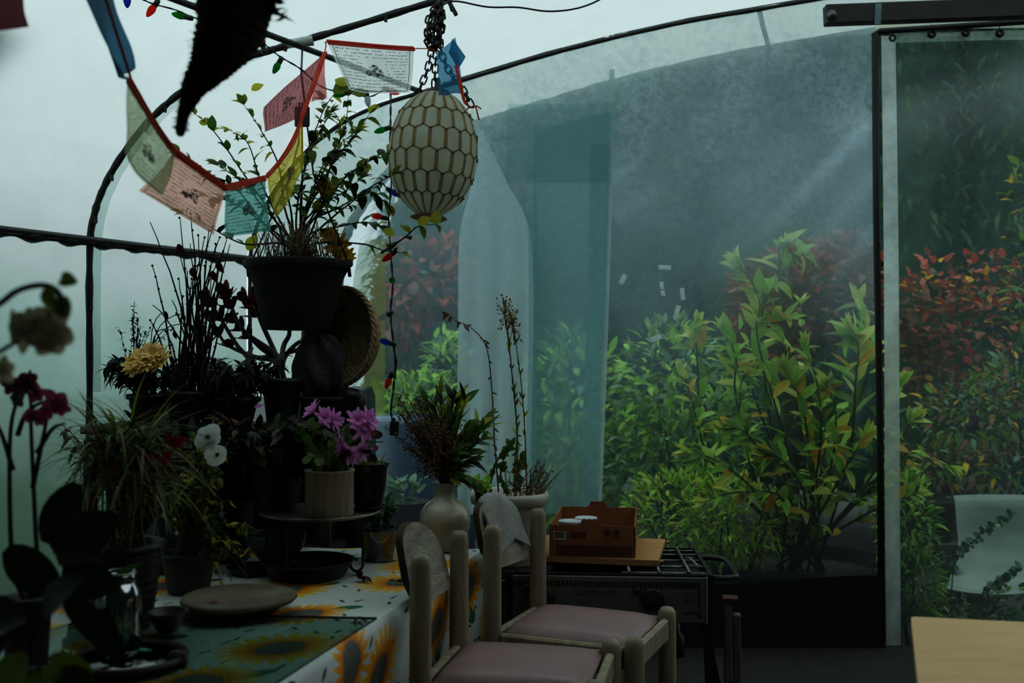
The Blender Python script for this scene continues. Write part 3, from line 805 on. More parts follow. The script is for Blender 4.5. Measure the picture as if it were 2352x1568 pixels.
def cloth_mat():
    m = bpy.data.materials.new('sunflower_cloth'); t = NT(m)
    uv = t.n('ShaderNodeTexCoord').outputs['UV']
    def cell(scale, rnd, seed, stretch=(1, 1, 1)):
        mp = t.n('ShaderNodeMapping', {'Vector': uv, 'Location': (seed, seed * .37, 0), 'Scale': stretch}).outputs[0]
        vo = t.n('ShaderNodeTexVoronoi', {'Vector': mp, 'Scale': scale, 'Randomness': rnd}, voronoi_dimensions='2D')
        d = t.n('ShaderNodeVectorMath', {0: mp, 1: vo.outputs['Position']}, operation='SUBTRACT').outputs[0]
        s = t.n('ShaderNodeSeparateXYZ', {0: d})
        hsh = t.n('ShaderNodeSeparateColor', {0: vo.outputs['Color']}).outputs[0]
        return d, s.outputs[0], s.outputs[1], hsh
    d, x, y, h = cell(3.45, .55, .13)
    r = t.n('ShaderNodeVectorMath', {0: d}, operation='LENGTH').outputs['Value']
    an = t.math('ARCTAN2', y, x)
    jit = t.math('MULTIPLY', t.noise(uv, 30, 2), 1.6)
    pet = t.math('ABSOLUTE', t.math('SINE', t.math('ADD', t.math('ADD', t.math('MULTIPLY', an, 10.5), t.math('MULTIPLY', h, 6)), jit)))
    rad = t.math('MULTIPLY', t.math('ADD', .074, t.math('MULTIPLY', pet, .046)), t.math('ADD', .85, t.math('MULTIPLY', h, .3)))
    inp = t.math('LESS_THAN', r, rad); inc = t.math('LESS_THAN', r, t.math('ADD', .044, t.math('MULTIPLY', t.noise(uv, 60, 2), .012)))
    yel = t.ramp(t.math('DIVIDE', r, .12), [(.36, lin((168, 84, 18))), (.55, lin((232, 150, 22))), (.95, lin((246, 196, 60)))])
    # grey-green leaves beside each flower
    lx = t.math('ADD', t.math('MULTIPLY', x, .8), t.math('MULTIPLY', y, .6)); ly = t.math('SUBTRACT', t.math('MULTIPLY', y, .8), t.math('MULTIPLY', x, .6))
    le = t.math('ADD', t.math('POWER', t.math('DIVIDE', t.math('SUBTRACT', lx, .105), .05), 2.0), t.math('POWER', t.math('DIVIDE', ly, .024), 2.0))
    leaf = t.math('LESS_THAN', t.math('ADD', le, t.math('MULTIPLY', t.noise(uv, 40, 2), .5)), 1.0)
    # small dark seeds
    d2, x2, y2, h2 = cell(15, .9, .71)
    c_, s_ = t.math('COSINE', t.math('MULTIPLY', h2, 2.4)), t.math('SINE', t.math('MULTIPLY', h2, 2.4))
    a2 = t.math('ADD', t.math('MULTIPLY', x2, c_), t.math('MULTIPLY', y2, s_)); b2 = t.math('SUBTRACT', t.math('MULTIPLY', y2, c_), t.math('MULTIPLY', x2, s_))
    se = t.math('ADD', t.math('POWER', t.math('DIVIDE', a2, .017), 2.0), t.math('POWER', t.math('DIVIDE', b2, .0045), 2.0))
    seed = t.math('MULTIPLY', t.math('LESS_THAN', se, 1.0), t.math('GREATER_THAN', h2, .45))
    col = t.mix(seed, lin((214, 216, 212)), lin((58, 62, 60)))
    col = t.mix(leaf, col, lin((30, 120, 92)))
    col = t.mix(inp, col, yel)
    col = t.mix(inc, col, t.mix(t.noise(uv, 160, 2), lin((84, 86, 82)), lin((118, 118, 110))))
    bp = t.n('ShaderNodeBump', {'Height': t.noise(uv, 14, 3), 'Strength': .25, 'Distance': .01})
    b = t.n('ShaderNodeBsdfPrincipled', {'Base Color': col, 'Roughness': .5, 'Normal': bp.outputs[0]})
    t.t.links.new(b.outputs[0], t.out.inputs[0]); return m
cloth_m = cloth_mat()
mb = MB()
DROP = .46; NS = 44
prof = []                    # (across from left edge, z drop, u)
for i in range(NS + 1):
    q = i / NS * (WT + DROP)
    prof.append(q)
def clothpt(u, v):
    q = u * (WT + DROP); s = v * (LT + .14)
    a = min(s, LT); over = max(0, s - LT)
    p = tc0 + TA * a
    if q < WT - .01:
        p = p - AC * (WT - q); p.z = ZT + .0012 * math.sin(q * 31 + a * 9)
    else:
        e = q - WT; k = min(1, max(0, e) / .05)
        wv = (math.sin(a * 11 + 1) * .5 + math.sin(a * 23 + .7) * .35) * .035 * min(1, e / .25 + .02)
        p = p + TO * (.012 * k + max(0, wv) * k - .20 * max(0, e - .03)); p.z = ZT - max(0, e) + .004 * (1 - k)
    if over: p.z -= over; p = p + TA * .012
    return p
mb.grid(clothpt, 72, 96, uv=lambda u, v: (u * (WT + DROP), v * (LT + .14)))
cl = single(mb, 'tablecloth', cloth_m, 'white tablecloth printed with sunflowers, draped over the long low table', 'tablecloth', loc=tc0 + TA * 1.1 - AC * .5)
ZC = ZT + .0022
# greenish glass sheet on the near half
gA, gB = onz(878, 1423, ZC), onz(250, 1410, ZC)
gC = edge(1.04) - TO * .004; gD = gC - AC * .9
gA = edge(gA.y) - TO * .004
mb = MB(); poly = [V((p.x, p.y, ZC)) for p in (gA, gB, gD, gC)]
mb.f.append((0, 1, 2, 3)); mb.v += [p + V((0, 0, .006)) for p in poly]; mb.m.append(0)
for i in range(4):
    a, b = poly[i], poly[(i + 1) % 4]
    mb.quad(a, b, b + V((0, 0, .006)), a + V((0, 0, .006)), 1)
single(mb, 'glass_sheet', [glass('green_glass', (220, 244, 239), .12, .03), mat('glass_edge', (10, 34, 30), (16, 46, 40), 20, .15)], 'greenish sheet of glass lying on the near half of the sunflower cloth', 'glass sheet', loc=(gA + gD) / 2, smooth=False)
ZG = ZC + .0065

# ------------------------------------------------------------------ chairs
seat_m = mat('mauve_vinyl', (146, 118, 120), (164, 136, 134), 5, .36, bump=.12, bscale=160)
board_m = mat('grey_plank', (176, 168, 152), (140, 132, 118), 9, .75, bump=.5, bscale=30, stretch=(1, 1, 5))
bark_edge = mat('plank_edge', (92, 72, 56), (62, 50, 42), 20, .9, bump=.6)
CW, CD = .37, .43
def make_chair(name, label, loc, rz):
    t = thing(name, label, 'chair', loc, rz, 'thick-posted wooden chairs at the table')
    def loc_build(mb, n, m, **k): return mb.build(n, m, t, world=False, **k)
    pr = .0275
    for sy in (-1, 1):
        y = sy * CW / 2
        mb = MB(); zz = .785
        mb.lathe([(pr * .92, 0), (pr, .05), (pr, .50), (pr * .96, zz - .03), (pr * .86, zz - .013), (pr * .6, zz - .003), (0, zz)], (0, y, 0), 18); loc_build(mb, 'back_post', pale_wood)
        mb = MB(); zz = .505
        mb.lathe([(pr * .9, 0), (pr, .05), (pr * 1.02, zz - .035), (pr * .95, zz - .016), (pr * .66, zz - .004), (0, zz)], (CD, y, 0), 18); loc_build(mb, 'front_leg', pale_wood)
        mb = MB(); mb.box((CD / 2, y, .44), (CD - .05, .024, .062), bev=.006); loc_build(mb, 'side_rail', pale_wood, smooth=False)
        mb = MB(); mb.tube([(0.02, y, .16), (CD - .02, y, .16)], .011, 10); loc_build(mb, 'stretcher', pale_wood)
    mb = MB(); mb.box((CD, 0, .440), (.024, CW - .05, .066), bev=.006); loc_build(mb, 'front_rail', pale_wood, smooth=False)
    mb = MB(); mb.box((0, 0, .44), (.024, CW - .05, .06), bev=.006); loc_build(mb, 'back_rail', pale_wood, smooth=False)
    # padded seat, domed with rounded edges
    mb = MB(); n = 18
    def sc(u, v):
        x = .022 + (CD - .044) * u; y = (-CW / 2 + .02) + (CW - .04) * v
        a, b = abs(u - .5) * 2, abs(v - .5) * 2
        e = max(0, 1 - a ** 9) ** .5 * max(0, 1 - b ** 9) ** .5
        return (x, y, .462 + .030 * e + .006 * (1 - a * a) * (1 - b * b))
    mb.grid(sc, 22, 20)
    mb.grid(lambda u, v: (.022 + (CD - .044) * u, (-CW / 2 + .02) + (CW - .04) * v, .455), 1, 1)
    for q in range(4):
        def side(u, v, q=q):
            a = sc(*[(u, 0), (u, 1), (0, u), (1, u)][q]); return (a[0], a[1], .455 + (a[2] - .455) * v)
        mb.grid(side, 22, 1)
    loc_build(mb, 'seat', seat_m)
    # leaning plank back with a rounded top
    mb = MB(); pts = []
    hw = CW / 2 - .020
    for i in range(25):
        a = PI * i / 24; pts.append((hw * math.cos(a) - .075 * math.sin(a) ** 2, .655 + .06 * max(0, -math.cos(a)) ** 3 + (.845 - .655) * math.sin(a) ** .8))
    pts = [(hw, .625)] + pts + [(-hw + .05, .64)]
    def bp(y, z, o): return V((-.012 - (z - .60) * .20 - o, y * (1 - .0 * z), z + .02 * y))
    f = [bp(y, z, 0) for y, z in pts]; b = [bp(y, z, .020) for y, z in pts]
    n0 = len(mb.v); mb.v += f; mb.f.append(tuple(range(n0, n0 + len(f)))); mb.m.append(0)
    n1 = len(mb.v); mb.v += b; mb.f.append(tuple(reversed(range(n1, n1 + len(b))))); mb.m.append(0)
    for i in range(len(f)):
        j = (i + 1) % len(f); mb.quad(f[i], f[j], b[j], b[i], 1)
    loc_build(mb, 'backrest', [board_m, bark_edge], smooth=False)
    return t
y1 = math.radians(-11.9); y2 = math.radians(-22.8)
def chair_origin(nx, ny, yaw):       # near back post -> middle of the back
    return V((nx, ny, 0)) + rotz(yaw) @ V((0, CW / 2, 0))
C1 = chair_origin(-.226, 2.476, y1); C2 = chair_origin(-.058, 2.94, y2)
make_chair('wooden_chair', 'nearer wooden chair with bare grey plank back and mauve padded seat', C1, y1)
make_chair('wooden_chair', 'farther wooden chair with mauve padded seat and a towel over its back', C2, y2)

# towel over the farther chair's back
towel_m = mat('terry_towel', (196, 190, 182), (168, 162, 156), 60, .95, bump=1.0, bscale=220, sheen=.4)
def ctow(p): return C2 + rotz(y2) @ V(p)
mb = MB()
def bz(s): return -.012 - (s - .60) * .20
def tow(u, v):
    y = -.140 + .250 * u
    top = .655 + .19 * max(0, 1 - (min(0, y + .06) / (CW / 2 - .065)) ** 2 - (max(0, y + .06) / (CW / 2 + .055)) ** 2) ** .5 + .010
    lenF = .178 - .055 * u + .008 * math.sin(u * 8); lenB = .12
    s = v * (lenF + lenB)
    if s < lenB:
        d = lenB - s; z = top - d; x = bz(z) - .020 - .010 - .004 * math.sin(u * 9)
    else:
        d = s - lenB; z = top - d; x = bz(z) + .010 + .008 * (1 + math.sin(u * 11 + d * 18)) * min(1, d * 9)
    if d < .022: z = top + .006 - d * .6; x = bz(top) - .010 + (1 if s >= lenB else -1) * d * .9
    return ctow((x, y + .02 * math.sin(d * 9) * u, z))
mb.grid(tow, 26, 40)
tw = single(mb, 'hand_towel', towel_m, 'crumpled pale terry towel draped over the farther chair back', 'towel', loc=ctow((-.1, 0, .7)))
so = tw.modifiers.new('thick', 'SOLIDIFY'); so.thickness = .008; so.offset = 1

# ------------------------------------------------------------------ camp stove with board and box
S0 = V(((1636 - 1176) / FP * 3.3, 3.3, 0)); ys = math.radians(-4)
stv = thing('camp_stove', 'black three-burner camp stove on legs with a pale printed front panel', 'stove', S0, ys)
blk = mat('stove_black', (24, 24, 24), (34, 34, 34), 18, .45, bump=.1)
steel = mat('grate_steel', (150, 148, 142), (96, 92, 88), 40, .45, metal=.7)
panel_m = mat('stove_panel', (104, 104, 102), (88, 88, 86), 10, .5)
def sb_(mb, n, m, par=None, **k): return mb.build(n, m, par or stv, world=False, **k)
SW, SD, SZ = .66, .50, .562
mb = MB()
mb.box((-SW / 2, SD / 2, SZ - .055), (SW, SD, .02))                                   # tray floor
for y in (0.006, SD - .006): mb.box((-SW / 2, y, SZ - .03), (SW, .012, .06))
for x in (-.006, -SW + .006): mb.box((x, SD / 2, SZ - .03), (.012, SD - .024, .06))
sb_(mb, 'firebox', blk, smooth=False)
pn = MB(); pn.box((-SW / 2 - .012, -.012, .482), (SW - .02, .010, .148), bev=.002); pn = sb_(pn, 'front_panel', panel_m, smooth=False)
mb = MB(); mb.box((-.0235, -.0125, .482), (.005, .016, .150)); sb_(mb, 'panel_edge', mat('panel_edge', (150, 168, 166), (130, 146, 146), 9, .4), pn, smooth=False)
mb = MB()
for i in range(46):
    mb.box((-.05 - i * .0135, -.0175, .531), (.0085, .002, .019))
sb_(mb, 'vent_slots', blk, pn, smooth=False)
def px2s(px, py):      # pixel on the panel face -> local x, z
    p = at(px, py, S0.y - .01); l = rotz(-ys) @ (p - S0); return l.x, l.z
for px, py, r in ((1500, 1376, .037), (1464, 1357, .012), (1210, 1353, .012), (1250, 1378, .036)):
    x, z = px2s(px, py); mb = MB(); mb.lathe([(r, 0), (r, .012), (r * .85, .016), (0, .017)], (x, -.0165, z), 22, M=Matrix.Rotation(PI / 2, 3, 'X')); sb_(mb, 'burner_knob' if r > .02 else 'igniter_button', blk, pn)
mb = MB()
for i in range(6): x, z = px2s(1606, 1357 + i * 11.5); mb.box((x, -.0175, z), (.009, .002, .008))
sb_(mb, 'punched_hole', blk, pn, smooth=False)
mb = MB()
for i in range(5):
    x, z = px2s(1584, 1363 + i * 5); mb.box((x - .004 * (i % 2), -.0175, z), (.036 - .008 * (i % 3), .001, .0016))
x, z = px2s(1590, 1407)
sb_(mb, 'fine_print', mat('print_dark', (52, 52, 52), (60, 60, 60), 9), pn, smooth=False); mb = MB(); mb.box((x, -.0175, z), (.055, .001, .008)); sb_(mb, 'red_stripe', mat('print_red', (84, 52, 46), (78, 50, 46), 9), pn, smooth=False)
def text_mesh(txt, size, name, m, parent, loc, rot, world=False):
    cu = bpy.data.curves.new('lettering', 'FONT'); cu.body = txt; cu.size = size; cu.align_x = 'CENTER'; cu.align_y = 'CENTER'; cu.extrude = .0006
    o = bpy.data.objects.new('lettering', cu); COL.objects.link(o)
    bpy.context.view_layer.update()
    me = bpy.data.meshes.new_from_object(o.evaluated_get(bpy.context.evaluated_depsgraph_get()))
    bpy.data.objects.remove(o); me.materials.clear(); me.materials.append(m)
    q = bpy.data.objects.new(name, me); COL.objects.link(q); q.parent = parent; q.location = loc; q.rotation_euler = rot
    return q
x, z = px2s(1368, 1364)
text_mesh('CAMP  CHEF', .024, 'lettering', MATS['print_dark'], pn, (x, -.0178, z), (PI / 2, 0, 0))
mb = MB(); st5 = [(x + (.010 if i % 2 == 0 else .004) * math.sin(PI * i / 5), z + .003 + (.012 if i % 2 == 0 else .005) * math.cos(PI * i / 5)) for i in range(10)]
mb.prism([V((a, -.0172, b)) for a, b in st5], (0, -.001, 0)); sb_(mb, 'star_mark', MATS['print_dark'], pn, smooth=False)
gr = MB()
for y in (.05, .16, .27, .38, .46): gr.tube([(-.30, y, SZ - .006), (-.014, y, SZ - .006)], .0045, 7)
for x in (-.075, -.175, -.275): gr.tube([(x, .014, SZ + .003), (x, SD - .014, SZ + .003)], .0052, 7)
sb_(gr, 'grate', steel)
mb = MB(); mb.box((-.045, .18, SZ + .008), (.008, .17, .006), rotz(.10)); mb.box((-.045, .11, SZ + .008), (.034, .008, .006)); mb.box((-.05, .25, SZ + .008), (.034, .008, .006)); sb_(mb, 'lifter', mat('lifter_metal', (176, 180, 180), (150, 154, 154), 9, .35, metal=.5), smooth=False)
mb = MB(); mb.tube(smoothpath([(-.002, .02, SZ - .012), (.055, .03, SZ - .014), (.085, .07, SZ - .012), (.088, .30, SZ - .012), (.06, .36, SZ - .012), (-.002, .37, SZ - .012)], 5), .010, 9); sb_(mb, 'side_handle', mat('handle_black', (44, 50, 50), (34, 38, 38), 12, .35))
for x, y, dx in ((-.02, .03, .02), (-.02, SD - .03, .10), (-SW + .02, .03, -.02), (-SW + .02, SD - .03, -.06)):
    mb = MB(); mb.prism([V((x - .016, y - .016, SZ - .05)), V((x + .016, y - .016, SZ - .05)), V((x + .016, y + .016, SZ - .05)), V((x - .016, y + .016, SZ - .05))], (dx, 0, -(SZ - .05))); sb_(mb, 'leg', blk, smooth=False)
mb = MB(); mb.lathe([(.011, 0), (.011, .003), (0, .005)], (-.03, -.0005, SZ - .025), 12, M=Matrix.Rotation(PI / 2, 3, 'X')); sb_(mb, 'screw', steel)
mb = MB(); mb.lathe([(.035, 0), (.035, .06), (.02, .08), (.02, .11), (0, .11)], (-.12, .10, .27), 14); mb.tube([(-.12, .1, .38), (-.12, .12, SZ - .06)], .008, 6); sb_(mb, 'gas_regulator', blk)

ZB = SZ + .0085
q = [onz(1512, 1287, ZB + .02), onz(1530, 1233, ZB + .02)]
bd = q[1] - q[0]; br = V((bd.y, -bd.x, 0)).normalized()
poly = [q[0] - br * .50, q[0], q[1] - bd * .1, q[1] - bd * .1 - br * .50]
mb = MB(); mb.prism([V((p.x, p.y, ZB)) for p in poly], (0, 0, .02))
mb.tube([poly[1] + br * .004 + V((0, 0, -.008)) + bd * .06, poly[1] + br * .016 + V((0, 0, -.008)) + bd * .06], .006, 8); mb.tube([poly[1] + br * .004 + V((0, 0, -.008)) + bd * .86, poly[1] + br * .016 + V((0, 0, -.008)) + bd * .86], .006, 8)
single(mb, 'wooden_board', mat('pine_board', (196, 148, 96), (170, 122, 76), 6, .55, stretch=(1, 9, 9), bump=.1), 'flat pine board lying over the camp stove under the cardboard box', 'board', loc=(poly[0] + poly[2]) / 2, smooth=False)
ZB2 = ZB + .0208
bx = thing('cardboard_box', 'shallow open brown cardboard fruit box with raised tabs on the pine board', 'box', at(1455, 1280, 3.454) * 1.0, math.radians(-8))
bo = onz(1262, 1276, ZB2); bx.location = bo; FR[bx.name] = (bo, math.radians(-8))
BW, BD, BH = .292, .46, .108
card = mat('cardboard', (160, 104, 66), (138, 86, 54), 9, .85); card_d = mat('cardboard_print', (96, 52, 34), (84, 48, 32), 9, .8)
def wall(n, a, b, tab, m=card):
    mb = MB(); N = 60; a, b = V(a), V(b); d = b - a; nrm = V((d.y, -d.x, 0)).normalized() * .004
    def h(t):
        z = BH + .0012 * math.sin(t * 95)
        if tab and .36 < t < .62: z += .022 * min(1, (t - .36) * 30, (.62 - t) * 30)
        return z
    for i in range(N):
        t0, t1 = i / N, (i + 1) / N
        p0, p1 = a + d * t0, a + d * t1
        for o in (V((0, 0, 0)), nrm):
            mb.quad(p0 + o, p1 + o, p1 + o + V((0, 0, h(t1))), p0 + o + V((0, 0, h(t0))))
        mb.quad(p0 + V((0, 0, h(t0))), p1 + V((0, 0, h(t1))), p1 + nrm + V((0, 0, h(t1))), p0 + nrm + V((0, 0, h(t0))))
    return mb.build(n, m, bx, world=False, smooth=False)
fw = wall('front_side', (0, 0, 0), (BW, 0, 0), True); wall('back_side', (0, BD, 0), (BW, BD, 0), True); wall('left_side', (0, 0, 0), (0, BD, 0), False); rw = wall('right_side', (BW, 0, 0), (BW, BD, 0), False)
mb = MB(); mb.box((BW / 2, BD / 2, .002), (BW, BD, .003)); mb.build('bottom', card, bx, world=False, smooth=False)
mb = MB(); mb.box((.036, -.0048, .072), (.044, .001, .030))
for i in range(14):
    mb.box((.020 + i * .0024, -.0056, .074), (.0012 if i % 3 else .0017, .0006, .022), m=1)
mb.build('barcode_sticker', [mat('sticker_white', (200, 196, 188), (186, 182, 174), 9), MATS['print_dark']], fw, world=False, smooth=False)
mb = MB(); mb.box((BW / 2 + .01, -.0048, .022), (BW - .03, .0008, .036)); mb.box((.10, -.0048, .076), (.055, .0008, .022)); mb.lathe([(.012, 0), (.012, .001), (0, .001)], (.20, -.0044, .085), 16, M=Matrix.Rotation(PI / 2, 3, 'X')); mb.box((.232, -.0048, .083), (.020, .0008, .026))
mb.build('printed_blocks', card_d, fw, world=False, smooth=False)
mb = MB()
for i, (y, w) in enumerate(((.05, .05), (.13, .045), (.21, .06), (.30, .05), (.38, .05))): mb.box((BW + .0006, y, .058 + .004 * (i % 2)), (.001, w, .055), m=i % 3)
mb.build('printed_pictures', [mat('print_olive', (84, 76, 40), (60, 56, 34), 30), mat('print_rust', (120, 50, 30), (90, 40, 28), 30), card_d], rw, world=False, smooth=False)
tubm = mat('white_lid', (206, 212, 212), (190, 198, 198), 8, .45)
for px, py, lab in ((1309, 1194, 'white round lidded tub in the cardboard box, the nearer of two'), (1346, 1187, 'white round lidded tub in the cardboard box, behind the nearer one')):
    z = ZB2 + .118 if px < 1320 else ZB2 + .122
    p = onz(px, py, z); p.z = ZB2 + .0045; h_ = z - p.z
    t = thing('lidded_tub', lab, 'tub', p, 0, 'white tubs in the cardboard box')
    mb = MB(); mb.lathe([(.030, 0), (.036, h_ - .012), (0, h_ - .012)], p, 26); mb.build('cup', tubm, t)
    mb = MB(); mb.lathe([(.036, h_ - .0118), (.040, h_ - .011), (.040, h_ - .001), (.036, h_), (.033, h_ - .003), (0, h_ - .003)], p, 26); mb.build('lid', tubm, t)

# rough board standing on the floor right of the stove
p = V((at(1668, 800, 3.75).x, 3.75, 0)); zt2 = at(1668, 1372, 3.75).z
rp_ = thing('wood_offcut', 'rough reddish-topped board standing on the floor right of the stove', 'board', p)
mb = MB(); mb.box(p + V((0, 0, zt2 / 2 - .008)), (.030, .05, zt2 - .02), rotz(-.2), bev=.004); mb.box(p + V((.034, .0, zt2 / 2 - .03)), (.030, .05, zt2 - .06), rotz(-.2), bev=.004); mb.build('plank', mat('offcut_wood', (116, 108, 98), (84, 78, 70), 8, .8, stretch=(9, 9, 1)), rp_, smooth=False)
mb = MB(); mb.box(p + V((.01, 0, zt2 - .006)), (.055, .06, .02), rotz(-.2), bev=.003); mb.build('top_cap', mat('offcut_red', (96, 52, 36), (80, 48, 38), 12), rp_, smooth=False)

# plywood table at the right front
a, b, c = onz(2092, 1415, .70), onz(2108, 1568, .70), onz(2352, 1428, .70)
ply = mat('birch_ply', (232, 196, 146), (222, 182, 130), 3, .5, stretch=(2, 9, 9), bump=.05)
pt = thing('side_table', 'pale plywood table with a rounded corner at the lower right', 'table', V((1.35, 1.75, 0)))
dl = (b - a).normalized(); dr = (c - a).normalized()
mb = MB()
cr = .016
poly = [a + dl * cr] + [a + dl * cr * (1 - math.sin(t)) + dr * cr * (1 - math.cos(t)) for t in [PI / 2 * i / 6 for i in range(7)]][0:0] + [a + dl * cr * .35 + dr * cr * .1, a + dl * cr * .1 + dr * cr * .35, a + dr * cr, a + dr * 1.0, a + dr * 1.0 + dl * 1.0, a + dl * 1.0]
poly = [V((p.x, p.y, .70)) for p in poly]
mb.prism([p + V((0, 0, -.020)) for p in poly], (0, 0, .020)); mb.build('tabletop', [ply], pt, smooth=False)
mb = MB()
for i in range(len(poly)): pass
ins = lambda p: p + (dr + dl) * .0
mb.prism([V((p.x, p.y, .678)) for p in (a + dl * .52 - dr * .012, a + dl * .52 + dr * .02, a + dl * .9 + dr * .02, a + dl * .9 - dr * .012)], (0, 0, -.05)); mb.build('edge_rail', ply, pt, smooth=False)
for u, v in ((.08, .08), (.92, .08), (.08, .92), (.92, .92)):
    p = a + dr * u + dl * v; mb = MB(); mb.box((p.x, p.y, .3395), (.04, .04, .679), bev=.004); mb.build('leg', ply, pt, smooth=False)
# ------------------------------------------------------------------ hanging lamp with chains
chain_m = mat('chain_iron', (30, 28, 26), (44, 40, 36), 30, .5, metal=.4, bump=.2)
def chain(mb, pts, ll=.034, r=.0034, wd=.011):
    P = smoothpath(pts, 10); acc = [0]
    for a, b in zip(P, P[1:]): acc.append(acc[-1] + (b - a).length)
    n = max(2, int(acc[-1] / (ll * .78)))
    def at_(s):
        s = max(0, min(acc[-1], s))
        for i in range(len(P) - 1):
            if acc[i + 1] >= s: return P[i].lerp(P[i + 1], (s - acc[i]) / max(1e-6, acc[i + 1] - acc[i]))
        return P[-1]
    for i in range(n):
        c = at_((i + .5) * acc[-1] / n); d = (at_((i + 1) * acc[-1] / n) - at_(i * acc[-1] / n)).normalized()
        ref = V((0, 1, .1)) if i % 2 else V((1, .2, .1))
        s = d.cross(ref).normalized()
        ring = []
        for k in range(12):
            a = 2 * PI * k / 12; ca = math.cos(a); sa = math.sin(a)
            ring.append(c + d * (ll / 2 - wd * .5) * (1 if ca > 0 else -1) * min(1, abs(ca) * 3) + d * ca * wd * .5 + s * sa * wd)
        mb.tube(ring, r, 5, closed=True)
YL = 3.72
lt, lb_ = at(1004, 209, YL), at(985, 496, YL); lax = (lt - lb_); LHh = lax.length / 2; lc = (lt + lb_) / 2; lM = align(lax)
LR_ = 102 * YL / FP
lamp = thing('pendant_lamp', 'egg-shaped ivory shell pendant lamp with brown honeycomb seams on black chains', 'lamp', lb_)
def esurf(a, t, off=0.0):       # t -1..1 along the axis
    tt = max(-1, min(1, t)); r = (LR_ + off) * (max(.0, 1 - abs(tt) ** 2.15)) ** .52
    if tt < 0: r = max(r, .050)
    r = max(r, .035)
    return lc + lM @ V((r * math.cos(a), r * math.sin(a), tt * (LHh)))
shade_m = mat('shell_ivory', (228, 228, 218), (208, 206, 194), 9, .4, trans=.76, bump=.08)
seam_m = mat('shell_seam', (198, 180, 148), (180, 160, 128), 12, .6, trans=.8)
mb = MB(); mb.grid(lambda u, v: esurf(2 * PI * u, -1 + 2 * v), 54, 48, closeu=True); mb.build('shade', shade_m, lamp)
mb = MB(); NC = 18; lev = [-.97, -.70, -.40, -.06, .28, .60, .96]; zz = [.0, .045, .055, .06, .06, .05, .0]
for i, t in enumerate(lev):
    for c in range(NC):
        a0 = 2 * PI * (c + .5 * (i % 2)) / NC; da = 2 * PI / NC
        if 0 < i < len(lev) - 1:
            for s0 in (0, 1):
                A = [esurf(a0 + da * .5 * (s0 + f), t + zz[i] * ((1 - f) if s0 == 0 else f) * 1.0 - zz[i] * .5, .002) for f in (0, .5, 1)]
                mb.tube(A, .0026, 5)
            mb.ball(esurf(a0, t + zz[i] * .5, .002), .0050, 6); mb.ball(esurf(a0 + da * .5, t - zz[i] * .5, .002), .0050, 6)
        if i < len(lev) - 1:                # straight seams up to the next zigzag
            aa = a0 ; tA = t + zz[i] * .5; tB = lev[i + 1] - zz[i + 1] * .5
            pts = [esurf(aa, tA + (tB - tA) * k / 5, .001) for k in range(6)]
            for k in range(5):
                p, q = pts[k], pts[k + 1]; rad = (p - lc); tang = (q - p).cross(rad).normalized() * (.0072 * min(1, .35 + (1 - abs(tA + (tB - tA) * k / 5)) * 2))
                o_ = rad.normalized() * .0016
                mb.quad(p - tang + o_, p + tang + o_, q + tang + o_, q - tang + o_)
mb.build('honeycomb_seam', seam_m, lamp)
mb = MB(); mb.lathe([(.045, -LHh + .004), (.066, -LHh - .004), (.070, -LHh - .008), (.060, -LHh - .013), (.042, -LHh - .010), (.042, -LHh + .01)], lc, 36, M=lM); mb.build('bottom_ring', seam_m, lamp)
mb = MB(); mb.lathe([(.052, LHh - .012), (.045, LHh), (.012, LHh + .006), (.011, LHh + .04), (.006, LHh + .05), (0, LHh + .05)], lc, 20, M=lM); mb.build('top_cap', mat('lamp_cap', (86, 84, 78), (60, 58, 54), 12, .5, metal=.4), lamp)
hk = at(1008, 6, YL)
for lbl, pts in (('chain', [hk, at(1000, 60, YL), at(990, 120, YL - .02), at(982, 160, YL - .02), at(968, 195, YL), at(958, 222, YL + .01)]),
                 ('chain', [hk + V((.01, 0, 0)), at(1015, 60, YL + .02), at(1012, 110, YL + .03), at(1030, 160, YL + .02), at(1060, 200, YL), at(1084, 244, YL - .01)]),
                 ('chain', [hk + V((0, .02, 0)), at(1004, 90, YL), at(1000, 150, YL - .01), at(998, 200, YL)])):
    mb = MB(); chain(mb, pts); mb.build('chain', chain_m, lamp)
mb = MB()
for pts in ([hk, at(985, 45, YL - .03), at(984, 95, YL - .03), at(1000, 112, YL - .03), at(1012, 70, YL - .03), hk], [hk, at(1003, 50, YL - .045), at(980, 85, YL - .045), at(997, 105, YL - .04), at(1016, 55, YL - .03), hk], [hk, at(1010, 40, YL + .03), at(1000, 100, YL + .04), at(988, 60, YL + .03), hk]):
    chain(mb, pts, .032, .0042, .0115)
mb.build('bunched_chain', chain_m, lamp)
mb = MB(); mb.tube([at(1008, -6, 3.80), hk + V((0, 0, .02)), hk], .006, 6); mb.build('hook', chain_m, lamp)
# wire to the right and a peg on the pipe
mb = MB(); mb.tube(smoothpath([at(1005, 30, 3.74), at(1020, 10, 3.74), at(1050, 3, 3.75), at(1120, 16, 3.76), at(1190, 17, 3.77), at(1260, 26, 3.78), at(1330, 18, 3.79), at(1390, -8, 3.80), at(1460, -60, 3.8)], 6), .0036, 6)
single(mb, 'black_wire', pipe_m, 'thin black wire looping away right from the lamp chains under the roof', 'wire', loc=at(1050, 3, 3.75))
mb = MB(); mb.box(at(1040, 20, 3.79), (.016, .014, .06), Matrix.Rotation(-.5, 3, 'Y'), bev=.003); mb.box(at(1034, 12, 3.785), (.012, .012, .05), Matrix.Rotation(-.3, 3, 'Y'), bev=.003)
single(mb, 'clothes_peg', pipe_m, 'dark peg clipped to the hoop pipe beside the lamp chains', 'peg', loc=at(1040, 20, 3.79), smooth=False)

